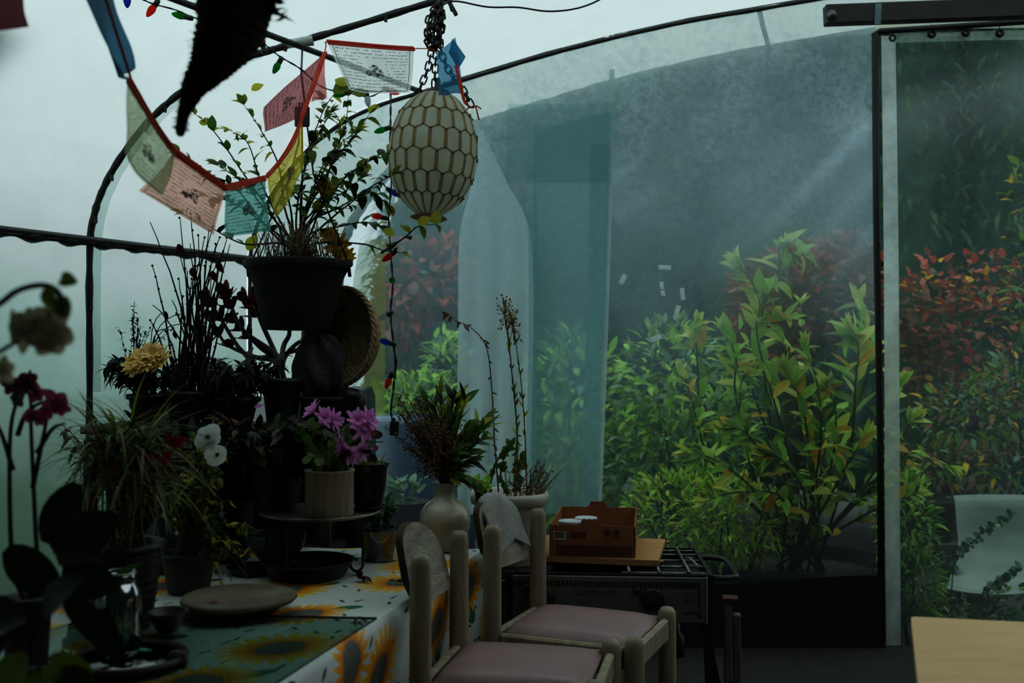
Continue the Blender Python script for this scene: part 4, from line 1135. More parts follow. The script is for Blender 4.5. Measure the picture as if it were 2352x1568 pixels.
# ------------------------------------------------------------------ prayer flags on one line
ink = mat('flag_ink', (60, 58, 54), (80, 76, 70), 30, .9)
ribbon_m = mat('flag_ribbon', (214, 78, 48), (190, 60, 40), 20, .8, trans=.3)
fl = thing('prayer_flag_string', 'line of coloured printed prayer flags sagging from the upper left to the lamp chains', 'prayer flags', at(515, 430, 2.7))
def flag(label, c4, colr, wav, dark=None, printed=True, bulge=(0, 0, 0), rib=True, trans=.5, sag=0.0, seed=0, emb=True, rowdir=1, lines=13):
    TL, TR, BR, BL = [V(p) for p in c4]; rr = random.Random(seed)
    nrm = (TR - TL).cross(BL - TL).normalized(); size = ((TR - TL).length + (BR - BL).length) / 2
    up = (TL - BL).normalized()
    def S(u, v, off=0.0):
        p = TL.lerp(TR, u).lerp(BL.lerp(BR, u), v)
        p = p + up * (-sag * 4 * u * (1 - u)) * (1 - v * .4)
        p = p + V(bulge) * (4 * u * (1 - u)) * (.3 + v) 
        p = p + nrm * (wav * (math.sin(u * 7 + v * 3 + seed) * (.25 + v) + .6 * math.sin(v * 6 + u * 2 + seed * 2)))
        return p + nrm * off
    colr = tuple(int(x * .80 + 255 * .20) for x in colr); m1 = mat('flag_cloth_' + str(seed), colr, dark or tuple(int(x * .88) for x in colr), 7, .9, trans=min(.92, trans + .3), sheer=.34 if trans > .45 else .05)
    mb = MB(); mb.grid(lambda u, v: S(u, v), 26, 20)
    if printed:
        for side in (.0012, -.0012):
            rr = random.Random(seed + 5)
            for ln in range(lines):
                v = .10 + .84 * ln / (lines - 1); u = .07
                while u < .92:
                    w_ = rr.uniform(.010, .030)
                    if rr.random() < .82 and not (emb and .36 < u < .66 and .30 < v < .68):
                        vv = v + rr.uniform(-.006, .006); hh = rr.uniform(.005, .013)
                        mb.quad(S(u, vv, side), S(u + w_, vv, side), S(u + w_, vv + hh * .6, side), S(u, vv + hh, side), 1)
                        if rr.random() < .5: mb.quad(S(u, vv, side), S(u + .004, vv, side), S(u + .004, vv + .022, side), S(u, vv + .022, side), 1)
                    u += w_ + rr.uniform(.004, .012)
            if emb:      # heaped emblem printed in the middle: rings and flames in outline
                for k in range(64):
                    a = rr.uniform(0, PI); q = rr.uniform(.05, 1) ** .6
                    cu_, cv_ = .51 + .13 * q * math.cos(a), .63 - .26 * q * math.sin(a) * (1 - .4 * abs(math.cos(a)))
                    r0 = rr.uniform(.008, .020)
                    for j in range(7):
                        b0, b1 = 2 * PI * j / 7, 2 * PI * (j + 1) / 7
                        f = lambda b, r: S(cu_ + r * math.cos(b), cv_ + r * 1.2 * math.sin(b), side)
                        mb.quad(f(b0, r0), f(b1, r0), f(b1, r0 * .7), f(b0, r0 * .7), 1)
            for (u0, v0, u1, v1) in ((.045, .06, .050, .96), (.95, .06, .955, .96), (.045, .955, .955, .962)):
                for j in range(12):
                    a, b = j / 12, (j + 1) / 12
                    if u1 - u0 < .1: mb.quad(S(u0, v0 + (v1 - v0) * a, side), S(u1, v0 + (v1 - v0) * a, side), S(u1, v0 + (v1 - v0) * b, side), S(u0, v0 + (v1 - v0) * b, side), 1)
                    else: mb.quad(S(u0 + (u1 - u0) * a, v0, side), S(u0 + (u1 - u0) * b, v0, side), S(u0 + (u1 - u0) * b, v1, side), S(u0 + (u1 - u0) * a, v1, side), 1)
    o = mb.build('flag', [m1, ink], fl); plabel(o, label)
    if rib:
        mb = MB(); rp = [S(i / 14, 0.0) + up * .004 for i in range(15)]
        for i in range(14):
            for sd in (.0025, -.0025):
                mb.quad(rp[i] + nrm * sd - up * .014, rp[i + 1] + nrm * sd - up * .014, rp[i + 1] + nrm * sd + up * .004, rp[i] + nrm * sd + up * .004)
        mb.build('ribbon', ribbon_m, o)
    return S
flag('dark red flag, out of focus in the top left corner', (at(-60, -40, 1.5), at(52, -30, 1.6), at(62, 64, 1.6), at(-50, 75, 1.5)), (120, 26, 28), .003, seed=1, printed=False, rib=False, trans=.25)
flag('blue flag twisted into a narrow strip', (at(180, -30, 1.75), at(256, -30, 1.85), at(306, 155, 1.97), at(283, 182, 1.95)), (34, 98, 132), .006, seed=2, printed=False, rib=False, trans=.35, bulge=(-.012, 0, -.004))
flag('pale olive white flag, folded forward', (at(292, 180, 1.98), at(404, 350, 2.22), at(376, 450, 2.16), at(284, 348, 1.98)), (206, 212, 178), .003, seed=3, dark=(182, 190, 150), bulge=(-.000, 0, -.012), trans=.6, emb=True)
flag('salmon orange flag with printed lines', (at(402, 347, 2.22), at(516, 430, 2.6), at(494, 541, 2.56), at(322, 440, 2.18)), (250, 170, 144), .003, seed=4, trans=.6)
flag('turquoise flag with printed lines, lowest on the line', (at(513, 431, 2.62), at(609, 408, 2.95), at(622, 530, 2.9), at(521, 544, 2.62)), (104, 190, 178), .003, seed=5, trans=.6)
flag('yellow flag hanging edge-on', (at(612, 404, 2.96), at(696, 266, 3.25), at(698, 382, 3.18), at(633, 502, 2.92)), (226, 196, 32), .004, seed=6, trans=.6, sag=.022)
flag('dark red flag swinging left', (at(695, 270, 3.25), at(747, 120, 3.42), at(604, 244, 3.30), at(608, 303, 3.22)), (186, 72, 82), .005, seed=7, trans=.55, dark=(176, 76, 84))
flag('folded red corner behind the red flag', (at(745, 128, 3.44), at(746, 140, 3.45), at(748, 226, 3.45), at(712, 234, 3.42)), (206, 84, 84), .003, seed=8, printed=False, rib=False, trans=.6)
flag('white flag with printed lines beside the lamp chains', (at(751, 96, 3.45), at(952, 111, 3.66), at(942, 213, 3.64), at(800, 206, 3.48)), (226, 230, 228), .004, seed=9, trans=.65, bulge=(-.01, 0, -.006))
flag('blue flag bunched against the lamp chains', (at(1002, 122, 3.64), at(1046, 86, 3.66), at(1066, 214, 3.65), at(1008, 218, 3.62)), (28, 126, 172), .008, seed=10, printed=False, rib=False, trans=.5)
flag('folded flap of the blue flag', (at(1040, 88, 3.63), at(1070, 131, 3.62), at(1052, 158, 3.62), at(1030, 120, 3.63)), (24, 112, 156), .003, seed=11, printed=False, rib=False, trans=.45)
mb = MB(); mb.tube(smoothpath([at(300, 178, 1.97), at(404, 348, 2.22), at(515, 431, 2.6), at(570, 428, 2.8), at(611, 404, 2.96), at(670, 340, 3.1), at(697, 266, 3.25), at(746, 118, 3.43), at(755, 96, 3.45), at(850, 104, 3.55), at(952, 111, 3.66), at(985, 112, 3.66), at(1004, 120, 3.66)], 5), .0022, 5); mb.tube([at(300, 178, 1.97), at(225, -60, 1.75), at(215, -120, 1.7)], .003, 5)
mb.build('cord', ribbon_m, fl)
mb = MB()
Q = smoothpath([at(1047, 150, 3.6), at(1058, 195, 3.59), at(1068, 235, 3.59), at(1085, 248, 3.6)], 5)
for p, q in zip(Q, Q[1:]): mb.quad(p + V((-.006, 0, 0)), p + V((.006, 0, 0)), q + V((.006, 0, 0)), q + V((-.006, 0, 0)))
for e in ((1105, 250), (1100, 275), (1072, 252)): mb.tube([at(1085, 248, 3.6), at((1085 + e[0]) / 2, 243, 3.6), at(e[0], e[1], 3.6)], .0028, 5)
plabel(mb.build('ribbon_tail', ribbon_m, fl), 'frayed red ribbon tail knotted to the lamp chain')

# ------------------------------------------------------------------ string of coloured bulbs
sl = thing('string_lights', 'green wired string of coloured bulbs hanging down beside the lamp', 'string lights', at(905, 985, 3.86))
wire_m = mat('green_wire', (18, 40, 30), (26, 52, 38), 20, .5)
W1 = smoothpath([at(250, -60, 3.1), at(330, 0, 3.2), at(400, 22, 3.25), at(450, 42, 3.3), at(540, 70, 3.4), at(590, 88, 3.45), at(640, 128, 3.5), at(690, 158, 3.55), at(740, 200, 3.6), at(800, 214, 3.7), at(850, 222, 3.8), at(893, 205, 3.85), at(897, 260, 3.86), at(896, 330, 3.86), at(899, 420, 3.86), at(893, 500, 3.86), at(899, 600, 3.86), at(902, 660, 3.86), at(897, 720, 3.86), at(905, 800, 3.86), at(908, 830, 3.86), at(904, 890, 3.86), at(898, 940, 3.86), at(902, 968, 3.86)], 6)
mb = MB()
for s in (0, PI):
    mb.tube([p + V((math.cos(i * 1.1 + s) * .0028, math.sin(i * 1.1 + s) * .0028, 0)) for i, p in enumerate(W1)], .0023, 5)
mb.tube([at(905, 800, 3.86), at(912, 830, 3.86), at(908, 862, 3.86), at(903, 880, 3.86)], .0023, 5)
mb.build('wire', wire_m, sl)
mb = MB(); c = at(906, 983, 3.86); mb.box(c, (.034, .022, .056), Matrix.Rotation(.05, 3, 'Y'), bev=.004); mb.tube([c + V((0, 0, .028)), c + V((-.004, 0, .04))], .006, 6); mb.build('plug_box', pipe_m, sl, smooth=False)
BULB = {k: mat('bulb_' + k, c, tuple(int(x * .9) for x in c), 9, .3, trans=.88) for k, c in dict(red=(236, 40, 44), orange=(255, 104, 30), green=(40, 190, 96), blue=(40, 124, 220), white=(214, 220, 222)).items()}
for px, py, dx, dy, k, Y in ((292, 4, 2, 18, 'blue', 3.2), (346, 26, -10, 18, 'orange', 3.22), (410, 35, -22, -4, 'green', 3.27), (577, 102, -20, 3, 'red', 3.44), (601, 92, -3, -16, 'orange', 3.45), (634, 157, -8, 18, 'green', 3.5),
                         (779, 217, -20, 6, 'green', 3.66), (905, 211, 20, 8, 'orange', 3.83), (845, 234, 3, 18, 'white', 3.78), (872, 300, -22, 8, 'green', 3.84), (911, 445, 18, 10, 'blue', 3.84), (864, 496, -20, -4, 'orange', 3.84),
                         (889, 592, -12, 10, 'red', 3.84), (900, 643, 0, 0, 'green', 3.82), (877, 729, -18, 9, 'white', 3.84), (882, 784, -20, -6, 'blue', 3.84), (891, 880, -8, 22, 'orange', 3.84)):
    c = at(px, py, Y); d = V((dx, -4 if dx or dy else -20, -dy)).normalized(); M = align(d); b = c - d * .022
    mb = MB(); mb.lathe([(.0085, 0), (.0125, .012), (.012, .022), (.008, .036), (.003, .044), (0, .045)], b, 14, M=M); bo_ = mb.build('bulb', BULB[k], sl); plabel(bo_, k + ' bulb')
    mb = MB(); near = min(W1, key=lambda p: (p - b).length); mb.lathe([(.007, -.026), (.009, -.02), (.0095, .002), (0, .002)], b, 10, M=M); mb.tube([b - d * .026, near], .003, 5); mb.build('socket', wire_m, bo_)

# ------------------------------------------------------------------ dark woven cone hanging close to the viewer
Yk = 1.75
wc = thing('woven_cone', 'dark brown shaggy woven cone hanging point down from the roof, close to the viewer', 'hanging cone', at(415, 312, Yk))
cl_ = [(585, -130, 92), (566, -70, 90), (541, 0, 86), (531, 60, 80), (501, 120, 62), (477, 158, 45), (447, 200, 29), (430, 240, 17), (420, 265, 12.5), (416, 290, 11), (414, 306, 9), (413, 313, 3)]
P = smoothpath([at(x, y, Yk) for x, y, _ in cl_], 14); RR_ = []
for i in range(len(P)):
    k = min(i / 14, len(cl_) - 1.001); j = int(k); f = k - j
    RR_.append((cl_[j][2] * (1 - f) + cl_[j + 1][2] * f) * Yk / FP * (1 + .045 * math.sin(i * 1.9)) + R.uniform(-.0008, .0008))
cone_m = mat('dark_fibre', (30, 21, 16), (52, 38, 28), 60, .95, bump=1.0, bscale=160)
mb = MB(); mb.tube(P, RR_, 30)
mb.v = [p + rv(.0022) for p in mb.v]; mb.build('cone', cone_m, wc)
mb = MB()
for i in range(420):
    k = R.randrange(0, len(P) - 16); a = R.uniform(0, 2 * PI); d = V((math.cos(a), .5 * math.sin(a), math.sin(a) * .4 + .2)).normalized()
    p = P[k] + d * RR_[k] * .96; mb.tube([p, p + d * R.uniform(.003, .008) + rv(.004)], .0007, 3)
mb.build('loose_fibres', cone_m, wc)
mb = MB()
for i in range(26):
    s0 = at(R.uniform(600, 632), R.uniform(-30, 50), Yk - .02); mb.leaf(s0, V((R.uniform(.3, 1), 0, R.uniform(-.3, .5))), rv(), R.uniform(.012, .034), R.uniform(.006, .012), 0, .3, .2, 0, 3)
mb.leaf(at(622, 25, Yk), V((1, 0, -.42)), V((0, -1, .3)), .05, .010, 0, .1, .1, 1)
mb.build('dried_leaves', cone_m, wc)
ptop = P[0]; mb = MB(); mb.tube([ptop - V((0, 0, .03)), ptop + V((.0, 0, .12)), V((ptop.x + .01, Yk, 3.0))], .006, 6); mb.build('hanging_cord', pipe_m, wc)
# ------------------------------------------------------------------ plants and pots
LGl = leafmat('houseleaf_green', (60, 104, 42), (86, 128, 52), .4, .35)
LDk = leafmat('houseleaf_dark', (22, 36, 20), (34, 50, 26), .2, .45)
LOl = leafmat('houseleaf_olive', (124, 134, 50), (92, 112, 44), .45, .45)
LYl = leafmat('houseleaf_yellow', (206, 192, 62), (160, 166, 56), .5, .45)
LRd = leafmat('houseleaf_maroon', (74, 34, 28), (100, 50, 36), .2, .4)
dry_m = mat('dry_stem', (92, 74, 52), (120, 100, 70), 30, .9)
twig_m = mat('dark_twig', (34, 28, 24), (48, 40, 34), 30, .9)
blackpot = mat('black_pot', (20, 20, 21), (30, 30, 31), 12, .5)
glosspot = mat('gloss_black_pot', (16, 17, 22), (24, 25, 32), 8, .15)
petal_pink = mat('petal_pink', (240, 178, 230), (222, 140, 206), 16, .5, trans=.4)
petal_white = mat('petal_white', (250, 252, 248), (236, 240, 232), 16, .5, trans=.35)
petal_yellow = mat('petal_yellow', (226, 178, 40), (200, 140, 30), 16, .6, trans=.35)
petal_cream = mat('petal_cream', (240, 208, 140), (250, 214, 130), 16, .6, trans=.3)
petal_mag = mat('petal_magenta', (190, 86, 124), (160, 60, 96), 16, .5, trans=.35)
petal_mar = mat('petal_maroon', (84, 26, 36), (112, 40, 52), 16, .5, trans=.3)
petal_or = mat('orchid_cream', (200, 188, 152), (176, 160, 132), 16, .5, trans=.4)
def pot(parent, c, rt, rb, h, m, name='pot', rim=.012, rimh=.02, seg=36, wob=None, soil=True, ridge=0):
    c = V(c); mb = MB(); prof = [(rb * .96, 0), (rb, .006)]
    if ridge:
        n = 9
        for i in range(1, n * 4):
            t = i / (n * 4); prof.append((rb + (rt - rb) * t + ridge * math.sin(t * n * 2 * PI), h * t * (1 - rimh / h) + .006))
    prof += [(rt - .002, h - rimh), (rt + rim * .6, h - rimh + .002), (rt + rim * .6, h - .002), (rt, h), (rt - .012, h - .003), (rt - .018, h - .03), (0, h - .03)]
    mb.lathe(prof, c, seg, wob=wob); o = mb.build(name, m, parent)
    if soil:
        mb = MB(); mb.lathe([(rt - .016, h - .028), (rt * .5, h - .020), (0, h - .018)], c, 24, wob=lambda a, z: .02 * math.sin(a * 5)); mb.build('soil', soil_m, parent)
    return o
def shoots(st, fo, base, spread, n, height, leafn, L, W, mats_n, wts, r=.004, lean=.5, droop=.4, up=None, start=.25, shape=0, jit=.9, nseg=4):
    base = V(base)
    for i in range(n):
        a = R.uniform(0, 2 * PI); q = R.uniform(.1, 1) ** .5
        b = base + V((math.cos(a), math.sin(a), 0)) * spread * q * .5
        h = height * R.uniform(.6, 1.05)
        tip = b + V((math.cos(a) * lean * h * q, math.sin(a) * lean * h * q, h))
        pts = bez(b, b.lerp(tip, .4) + V((0, 0, h * .25)) + rv(.02), tip, 8)
        st.tube(pts, [r * (1 - .75 * k / 8) for k in range(9)], 5)
        for j in range(leafn):
            t = start + (1 - start) * (j + R.random()) / leafn
            k = min(7, int(t * 8)); p = pts[k].lerp(pts[k + 1], t * 8 - k); d = (pts[k + 1] - pts[k]).normalized() * .5 + rv(jit)
            s = R.uniform(.6, 1.2)
            fo.leaf(p, d, V((0, 0, 1)) + rv(.5), L * s, W * s, R.choices(range(mats_n), wts)[0], R.uniform(0, droop * 2), .2, shape, nseg)
def flower(mb, c, d, r, n, m=0, cup=.4, wd=.6, rows=1, mc=None):
    d = V(d).normalized(); M = align(d)
    for k in range(rows):
        for i in range(n):
            a = 2 * PI * (i + .5 * k) / n + R.uniform(-.15, .15)
            q = M @ V((math.cos(a), math.sin(a), cup + k * .5))
            mb.leaf(V(c), q, d, r * R.uniform(.85, 1.1) * (1 - .15 * k), r * wd, m, R.uniform(.1, .35), -.2, 2, 4)
    if mc is not None: mb.ball(V(c) + d * r * .12, r * .16, 8, mc)

# ---- hanging basket under the roof pipe
YB = 3.62
bc_ = at(683, 757, YB); rimz = at(683, 600, YB).z; s_ = YB / FP
hb = thing('hanging_planter', 'black hanging pot full of a leafy shrub with yellow flowers, hung from the roof pipe', 'hanging plant', bc_)
h_ = rimz - bc_.z
mb = MB()
def hw(a, z): return .012 * math.sin(a * 40) * (.4 if z > h_ - .03 else 1)
mb.lathe([(72 * s_, 0), (74 * s_, .004), (88 * s_, h_ * .35), (102 * s_, h_ * .72), (107 * s_, h_ * .8), (114 * s_, h_ - .03), (118 * s_, h_ - .028), (119 * s_, h_ - .004), (116 * s_, h_), (108 * s_, h_ - .006), (104 * s_, h_ - .03), (0, h_ - .03)], bc_, 120, wob=hw); mb.build('pot', mat('woven_black_pot', (9, 9, 8), (15, 14, 12), 50, .8, bump=.6), hb)
mb = MB(); mb.lathe([(106 * s_, h_ - .024), (60 * s_, h_ + .004), (0, h_ + .012)], bc_, 40, wob=lambda a, z: .03 * math.sin(a * 7)); 
for i in range(160):
    a = R.uniform(0, 2 * PI); q = R.uniform(.2, 1) * 108 * s_; p = bc_ + V((q * math.cos(a), q * math.sin(a), h_ - .012)); mb.tube([p, p + rv(.03) + V((0, 0, .02))], .0012, 3)
mb.build('soil', soil_m, hb)
jn = JR + AX * .02 + V((0, -.02, -.03)); hook = at(700, 235, YB)
mb = MB(); mb.tube([jn, at(692, 170, YB), hook], .004, 6); mb.tube([at(688, 235, YB), at(686, 330, YB), at(660, 420, YB), at(578, 600, YB + .02)], .0035, 5); mb.tube([at(699, 235, YB), at(720, 400, YB), at(798, 600, YB)], .0035, 5); mb.tube([at(694, 235, YB), at(694, 420, YB + .1), at(690, 592, YB + .16)], .0035, 5); mb.box(at(694, 268, YB), (.055, .012, .075), bev=.004); mb.build('hanger', pipe_m, hb)
for px in (568, 800):
    mb = MB(); c = at(px, 604, YB); mb.box(c, (.03, .03, .03), rotz(.5), bev=.006); mb.tube([c, c + V((.006, 0, -.05))], .007, 6); mb.build('hanger_clip', blackpot, hb)
rootp = bc_ + V((0, 0, h_ - .01)); st = MB(); fo = MB()
BR_ = [((640, 520), (560, 400), (490, 300), (440, 255)), ((620, 530), (540, 430), (480, 400), (410, 350)), ((650, 520), (600, 420), (570, 330), (530, 300)), ((660, 500), (640, 380), (600, 300), (560, 240)), ((690, 500), (700, 380), (740, 260), (775, 205)),
       ((700, 500), (740, 400), (790, 300), (800, 220)), ((710, 510), (770, 430), (830, 380), (890, 345)), ((700, 520), (790, 470), (850, 430), (905, 400)), ((720, 540), (800, 470), (850, 440), (890, 470)), ((700, 530), (760, 450), (800, 400), (850, 370)),
       ((690, 520), (720, 430), (760, 350), (820, 300)), ((680, 520), (690, 430), (720, 330), (760, 260)), ((670, 500), (660, 430), (690, 380), (720, 320)), ((710, 540), (780, 520), (840, 510), (870, 520)), ((640, 540), (560, 480), (520, 460), (470, 450)), ((660, 540), (600, 470), (560, 420), (500, 380)),
       ((720, 520), (760, 380), (800, 330), (850, 260)), ((700, 500), (770, 360), (780, 280), (740, 230)), ((720, 560), (830, 560), (880, 575), (920, 580)), ((880, 578), (930, 545), (960, 520), (1000, 515)), ((650, 560), (560, 560), (480, 520), (420, 490)), ((690, 520), (740, 470), (790, 440), (830, 410))]
for i, br in enumerate(BR_):
    Yb = YB + R.uniform(-.03, .2)
    first = rootp + V((R.uniform(-.06, .06), R.uniform(-.06, .06), 0)) if i != 19 else at(880, 578, YB)
    pts = smoothpath([first] + [at(x, y, Yb * (j + 1) / 4 + YB * (3 - j) / 4) for j, (x, y) in enumerate(br)], 6); N = len(pts)
    st.tube(pts, [.0052 * (1 - .8 * k / (N - 1)) for k in range(N)], 5)
    nl = (24 if i in (4, 5, 6, 7, 8, 9, 10, 11, 16, 17, 21) else 17) if i not in (18, 19, 20) else 6
    for j in range(nl):
        t = .34 + .66 * (j + R.random()) / nl; k = min(N - 2, int(t * (N - 1))); p = pts[k]; d = (pts[k + 1] - pts[k]).normalized() * .4 + rv(.8)
        s = R.uniform(.5, 1.25); top = p.z > at(0, 330, YB).z
        fo.leaf(p, d, V((0, -.3, 1)) + rv(.5), .052 * s, .030 * s, R.choices([0, 1, 2, 3], [4, 4, 2, .8] if not top else [2, 1.4, 4, 2])[0], R.uniform(.1, .6), .25)
    for j in range(4): fo.leaf(pts[-1], (pts[-1] - pts[-4]).normalized() + rv(.8), V((0, -.3, 1)) + rv(.4), .05, .03, 2 if i % 2 else 3, .3, .25)
for px, py, m, L in ((578, 207, 3, .05), (478, 285, 3, .04), (1000, 515, 3, .06), (960, 515, 3, .06), (905, 540, 3, .05), (570, 575, 3, .07), (800, 195, 3, .06), (765, 212, 2, .07), (840, 218, 2, .06)):
    fo.leaf(at(px, py, YB), V((R.uniform(-1, 1), 0, .3)), V((0, -1, .3)), L, L * .7, m, .2, .2)
for q in st.v + fo.v: q.y = max(q.y, 3.49)
st.build('branch', twig_m, hb); fo.build('foliage', [LGl, LDk, LOl, LYl], hb)
mb = MB()
for i in range(230):
    a = R.uniform(0, 2 * PI); q = R.uniform(0, 1) * 100 * s_; p = rootp + V((q * math.cos(a), q * math.sin(a), 0)); mb.tube([p, p + V((R.uniform(-.05, .05), R.uniform(-.04, .04), R.uniform(.05, .16)))], .0014, 3)
mb.build('dry_grass', dry_m, hb)
for px, py, r in ((775, 565, .055), (745, 435, .05), (790, 590, .05), (760, 545, .045)):
    mb = MB(); flower(mb, at(px, py, YB + .05), (R.uniform(-.3, .5), -.8, .4), r, 11, 0, .5, .35, 2); plabel(mb.build('flower', petal_yellow, hb), 'yellow petalled flower')

# ---- dark plant shelf behind the table
shz = 1.045
sh0 = V((at(500, 800, 3.5).x, 3.55, 0))
sf = thing('plant_shelf', 'dark wooden plant shelf standing behind the table, hidden among the pots', 'shelf', sh0)
for z in (shz, .62):
    mb = MB(); mb.box(sh0 + V((0, 0, z - .0125)), (.86, .34, .025), bev=.003); mb.build('shelf_board', darkwood_m, sf, smooth=False)
mb = MB(); mb.box(sh0 + V((0, .155, .53)), (.80, .012, .98)); mb.build('back_panel', blackply_m, sf, smooth=False)
for x in (-.4, .4):
    for y in (-.15, .15): mb = MB(); mb.box(sh0 + V((x, y, .5)), (.035, .035, 1.0)); mb.build('leg', darkwood_m, sf, smooth=False)
# dark low foliage masses
def bushpot(name, label, c, rt, rb, h, potm, stem, n, height, leafn, L, W, mats, wts, lean=.5, cat='plant', group=None, ridge=0, r=.004, start=.25, shape=0, droop=.4, jit=.9, spread=None, rimh=.02):
    t = thing(name, label, cat, c, 0, group); pot(t, c, rt, rb, h, potm, ridge=ridge, rimh=rimh)
    st = MB(); fo = MB(); shoots(st, fo, V(c) + V((0, 0, h - .025)), (spread or rt * 1.2), n, height, leafn, L, W, len(mats), wts, r, lean, droop, start=start, shape=shape, jit=jit)
    st.build('stem', stem, t); fo.build('foliage', mats, t); return t
# ---- twig plant (upright dark canes)
c = V((at(440, 800, 3.45).x, 3.45, shz)); tp = thing('cane_plant', 'pot of tall bare dark canes fanning up against the left plastic wall', 'plant', c)
pot(tp, c, .09, .07, .12, blackpot); mb = MB(); fo = MB()
for px, py in [(343, 508), (350, 610), (352, 700), (345, 735), (438, 490), (415, 585), (412, 500), (455, 540), (470, 545), (480, 530), (490, 520), (505, 545), (515, 570), (520, 545), (500, 600), (470, 610), (450, 590), (430, 620), (420, 680), (405, 720), (395, 690), (545, 660), (530, 700), (510, 640), (485, 640), (462, 580), (440, 640), (545, 720), (495, 560), (518, 600), (380, 760), (475, 700), (455, 690), (505, 660), (436, 560), (447, 610), (410, 640), (528, 560)]:
    b = c + V((R.uniform(-.06, .06), R.uniform(-.06, .06), .1)); tip = at(px, py, 3.45 + R.uniform(-.1, .1))
    pts = bez(b, b.lerp(tip, .5) + V(((b.x - tip.x) * .12, 0, .06)), tip, 9); mb.tube([p + rv(.003) for p in pts], [.0048 * (1 - .68 * k / 9) for k in range(10)], 5)
    for k in range(2, 10):
        if R.random() < .7: mb.ball(pts[k], .0045, 5)
for px, py in ((440, 615), (487, 622), (410, 560), (500, 600)): fo = MB(); fo.leaf(at(px, py, 3.4), V((.3, 0, -1)), V((0, -1, 0)), .045, .025, 0, .5, .5); fo.build('withered_leaf', [LRd], tp)
mb.build('cane', twig_m, tp)
# ---- jade-like plant with reddish rosettes in the teal pot
c = V((at(648, 800, 3.58).x, 3.58, shz)); jp = thing('jade_plant', 'thick-stemmed succulent with dull red rosettes in a dark teal pot', 'plant', c)
pot(jp, c, 46 * 3.58 / FP, 34 * 3.58 / FP, at(648, 868, 3.58).z - shz, mat('teal_pot', (30, 62, 58), (40, 74, 68), 6, .5), rimh=.018)
mb = MB(); fo = MB(); b0 = c + V((0, 0, .13))
for br in (((640, 830), (600, 800), (570, 770), (540, 740)), ((640, 830), (610, 760), (590, 720), (565, 690)), ((635, 820), (590, 820), (520, 790), (490, 740)), ((650, 830), (680, 790), (720, 770), (775, 720)), ((640, 820), (560, 760), (530, 700), (520, 680)), ((650, 820), (690, 800), (730, 770), (760, 740)), ((636, 820), (600, 740), (585, 690), (590, 665)), ((630, 830), (560, 810), (500, 720), (478, 690)), ((650, 800), (665, 760), (640, 700), (600, 690))):
    Y_ = 3.88 + R.uniform(-.04, .08); pts = smoothpath([b0 + rv(.02)] + [at(x, y, Y_) for x, y in br], 5); N = len(pts); mb.tube(pts, [.012 * (1 - .6 * k / (N - 1)) for k in range(N)], 7)
    d = (pts[-1] - pts[-4]).normalized()
    for q in range(3):
        pp = pts[-1 - q * 3]
        for i in range(7):
            a = i * 2.4; sd = align(d) @ V((math.cos(a), math.sin(a), .5 + .3 * (q == 0)))
            fo.leaf(pp, sd, d, R.uniform(.035, .062), .038, R.choice([0, 0, 1]), -.3, .3, 2)
mb.build('stem', mat('jade_stem', (84, 74, 62), (62, 54, 46), 20, .8), jp); fo.build('foliage', [LRd, leafmat('jade_rust', (130, 58, 36), (96, 48, 34))], jp)
# ---- mum with cream flower heads
c = V((at(355, 800, 3.47).x, 3.47, shz)); mp = thing('chrysanthemum_pot', 'dark potted chrysanthemum with shaggy cream-yellow flower heads', 'plant', c)
pot(mp, c, .085, .065, .11, blackpot); st = MB(); fo = MB(); shoots(st, fo, c + V((0, 0, .09)), .1, 26, .13, 16, .05, .022, 1, [1], .003, 1.0)
shoots(st, fo, at(300, 850, 3.4), .05, 9, .16, 14, .018, .008, 1, [1], .0016, .9)
shoots(st, fo, at(310, 830, 3.42), .02, 3, .20, 30, .016, .008, 1, [1], .002, .1)
for e in ((420, 720), (380, 715), (440, 745), (400, 760)): pts = bez(c + V((0, 0, .15)), at(330, 730, 3.4), at(e[0], e[1], 3.4), 8); st.tube(pts, .0016, 4); fo.leaf(pts[-1], V((.2, 0, -1)), V((0, -1, 0)), .03, .015, 0)
st.build('stem', twig_m, mp); fo.build('foliage', [LDk], mp)
for px, py, r in ((316, 840, .058), (338, 828, .064), (366, 832, .058), (350, 815, .05)):
    mb = MB(); flower(mb, at(px, py, 3.26), (R.uniform(-.4, .4), -.8, .6), r, 16, 0, .5, .28, 3); mb.build('flower', petal_cream, mp)
# ---- drooping dark plants filling the shelf front
c = V((at(540, 800, 3.47).x, 3.47, shz))
bushpot('trailing_foliage_plant', 'very dark bushy plant between the canes and the teal pot', c, .08, .06, .10, blackpot, twig_m, 40, .16, 22, .045, .018, [LDk, leafmat('dark_purple_leaf', (46, 30, 34), (30, 24, 24), .15)], [3, 2], 1.0, droop=.8)
# ---- black-draped stand with the wicker basket and a grey cushion-like sack
c = V((at(775, 800, 3.78).x, 3.78, 0)); zt3 = at(775, 888, 3.78).z
ds = MB(); hx = .105
def drape(u, v):
    a = u * 2 * PI; k = 6
    sx = abs(math.cos(a)) ** .35 * (1 if math.cos(a) > 0 else -1); sy = abs(math.sin(a)) ** .35 * (1 if math.sin(a) > 0 else -1)
    if v < .25: q = v / .25; r = q; z = zt3 - .010 * q ** 3 + .006 * math.sin(a * 3) * q
    else: q = (v - .25) / .75; r = 1 + .10 * q + .045 * q * math.sin(a * 9 + 1.2) + .03 * q * math.sin(a * 5); z = zt3 - .010 - (zt3 - .06) * q
    return (c.x + sx * r * .135, c.y + sy * r * .125, z)
ds.grid(drape, 72, 26, closeu=True)
single(ds, 'draped_stand', mat('black_sheeting', (20, 22, 24), (30, 33, 36), 4, .32), 'box-like stand draped in shiny black sheeting under the wicker basket', 'draped stand', loc=c)
bk = at(776, 775, 3.74); Rk = 112 * 3.74 / FP
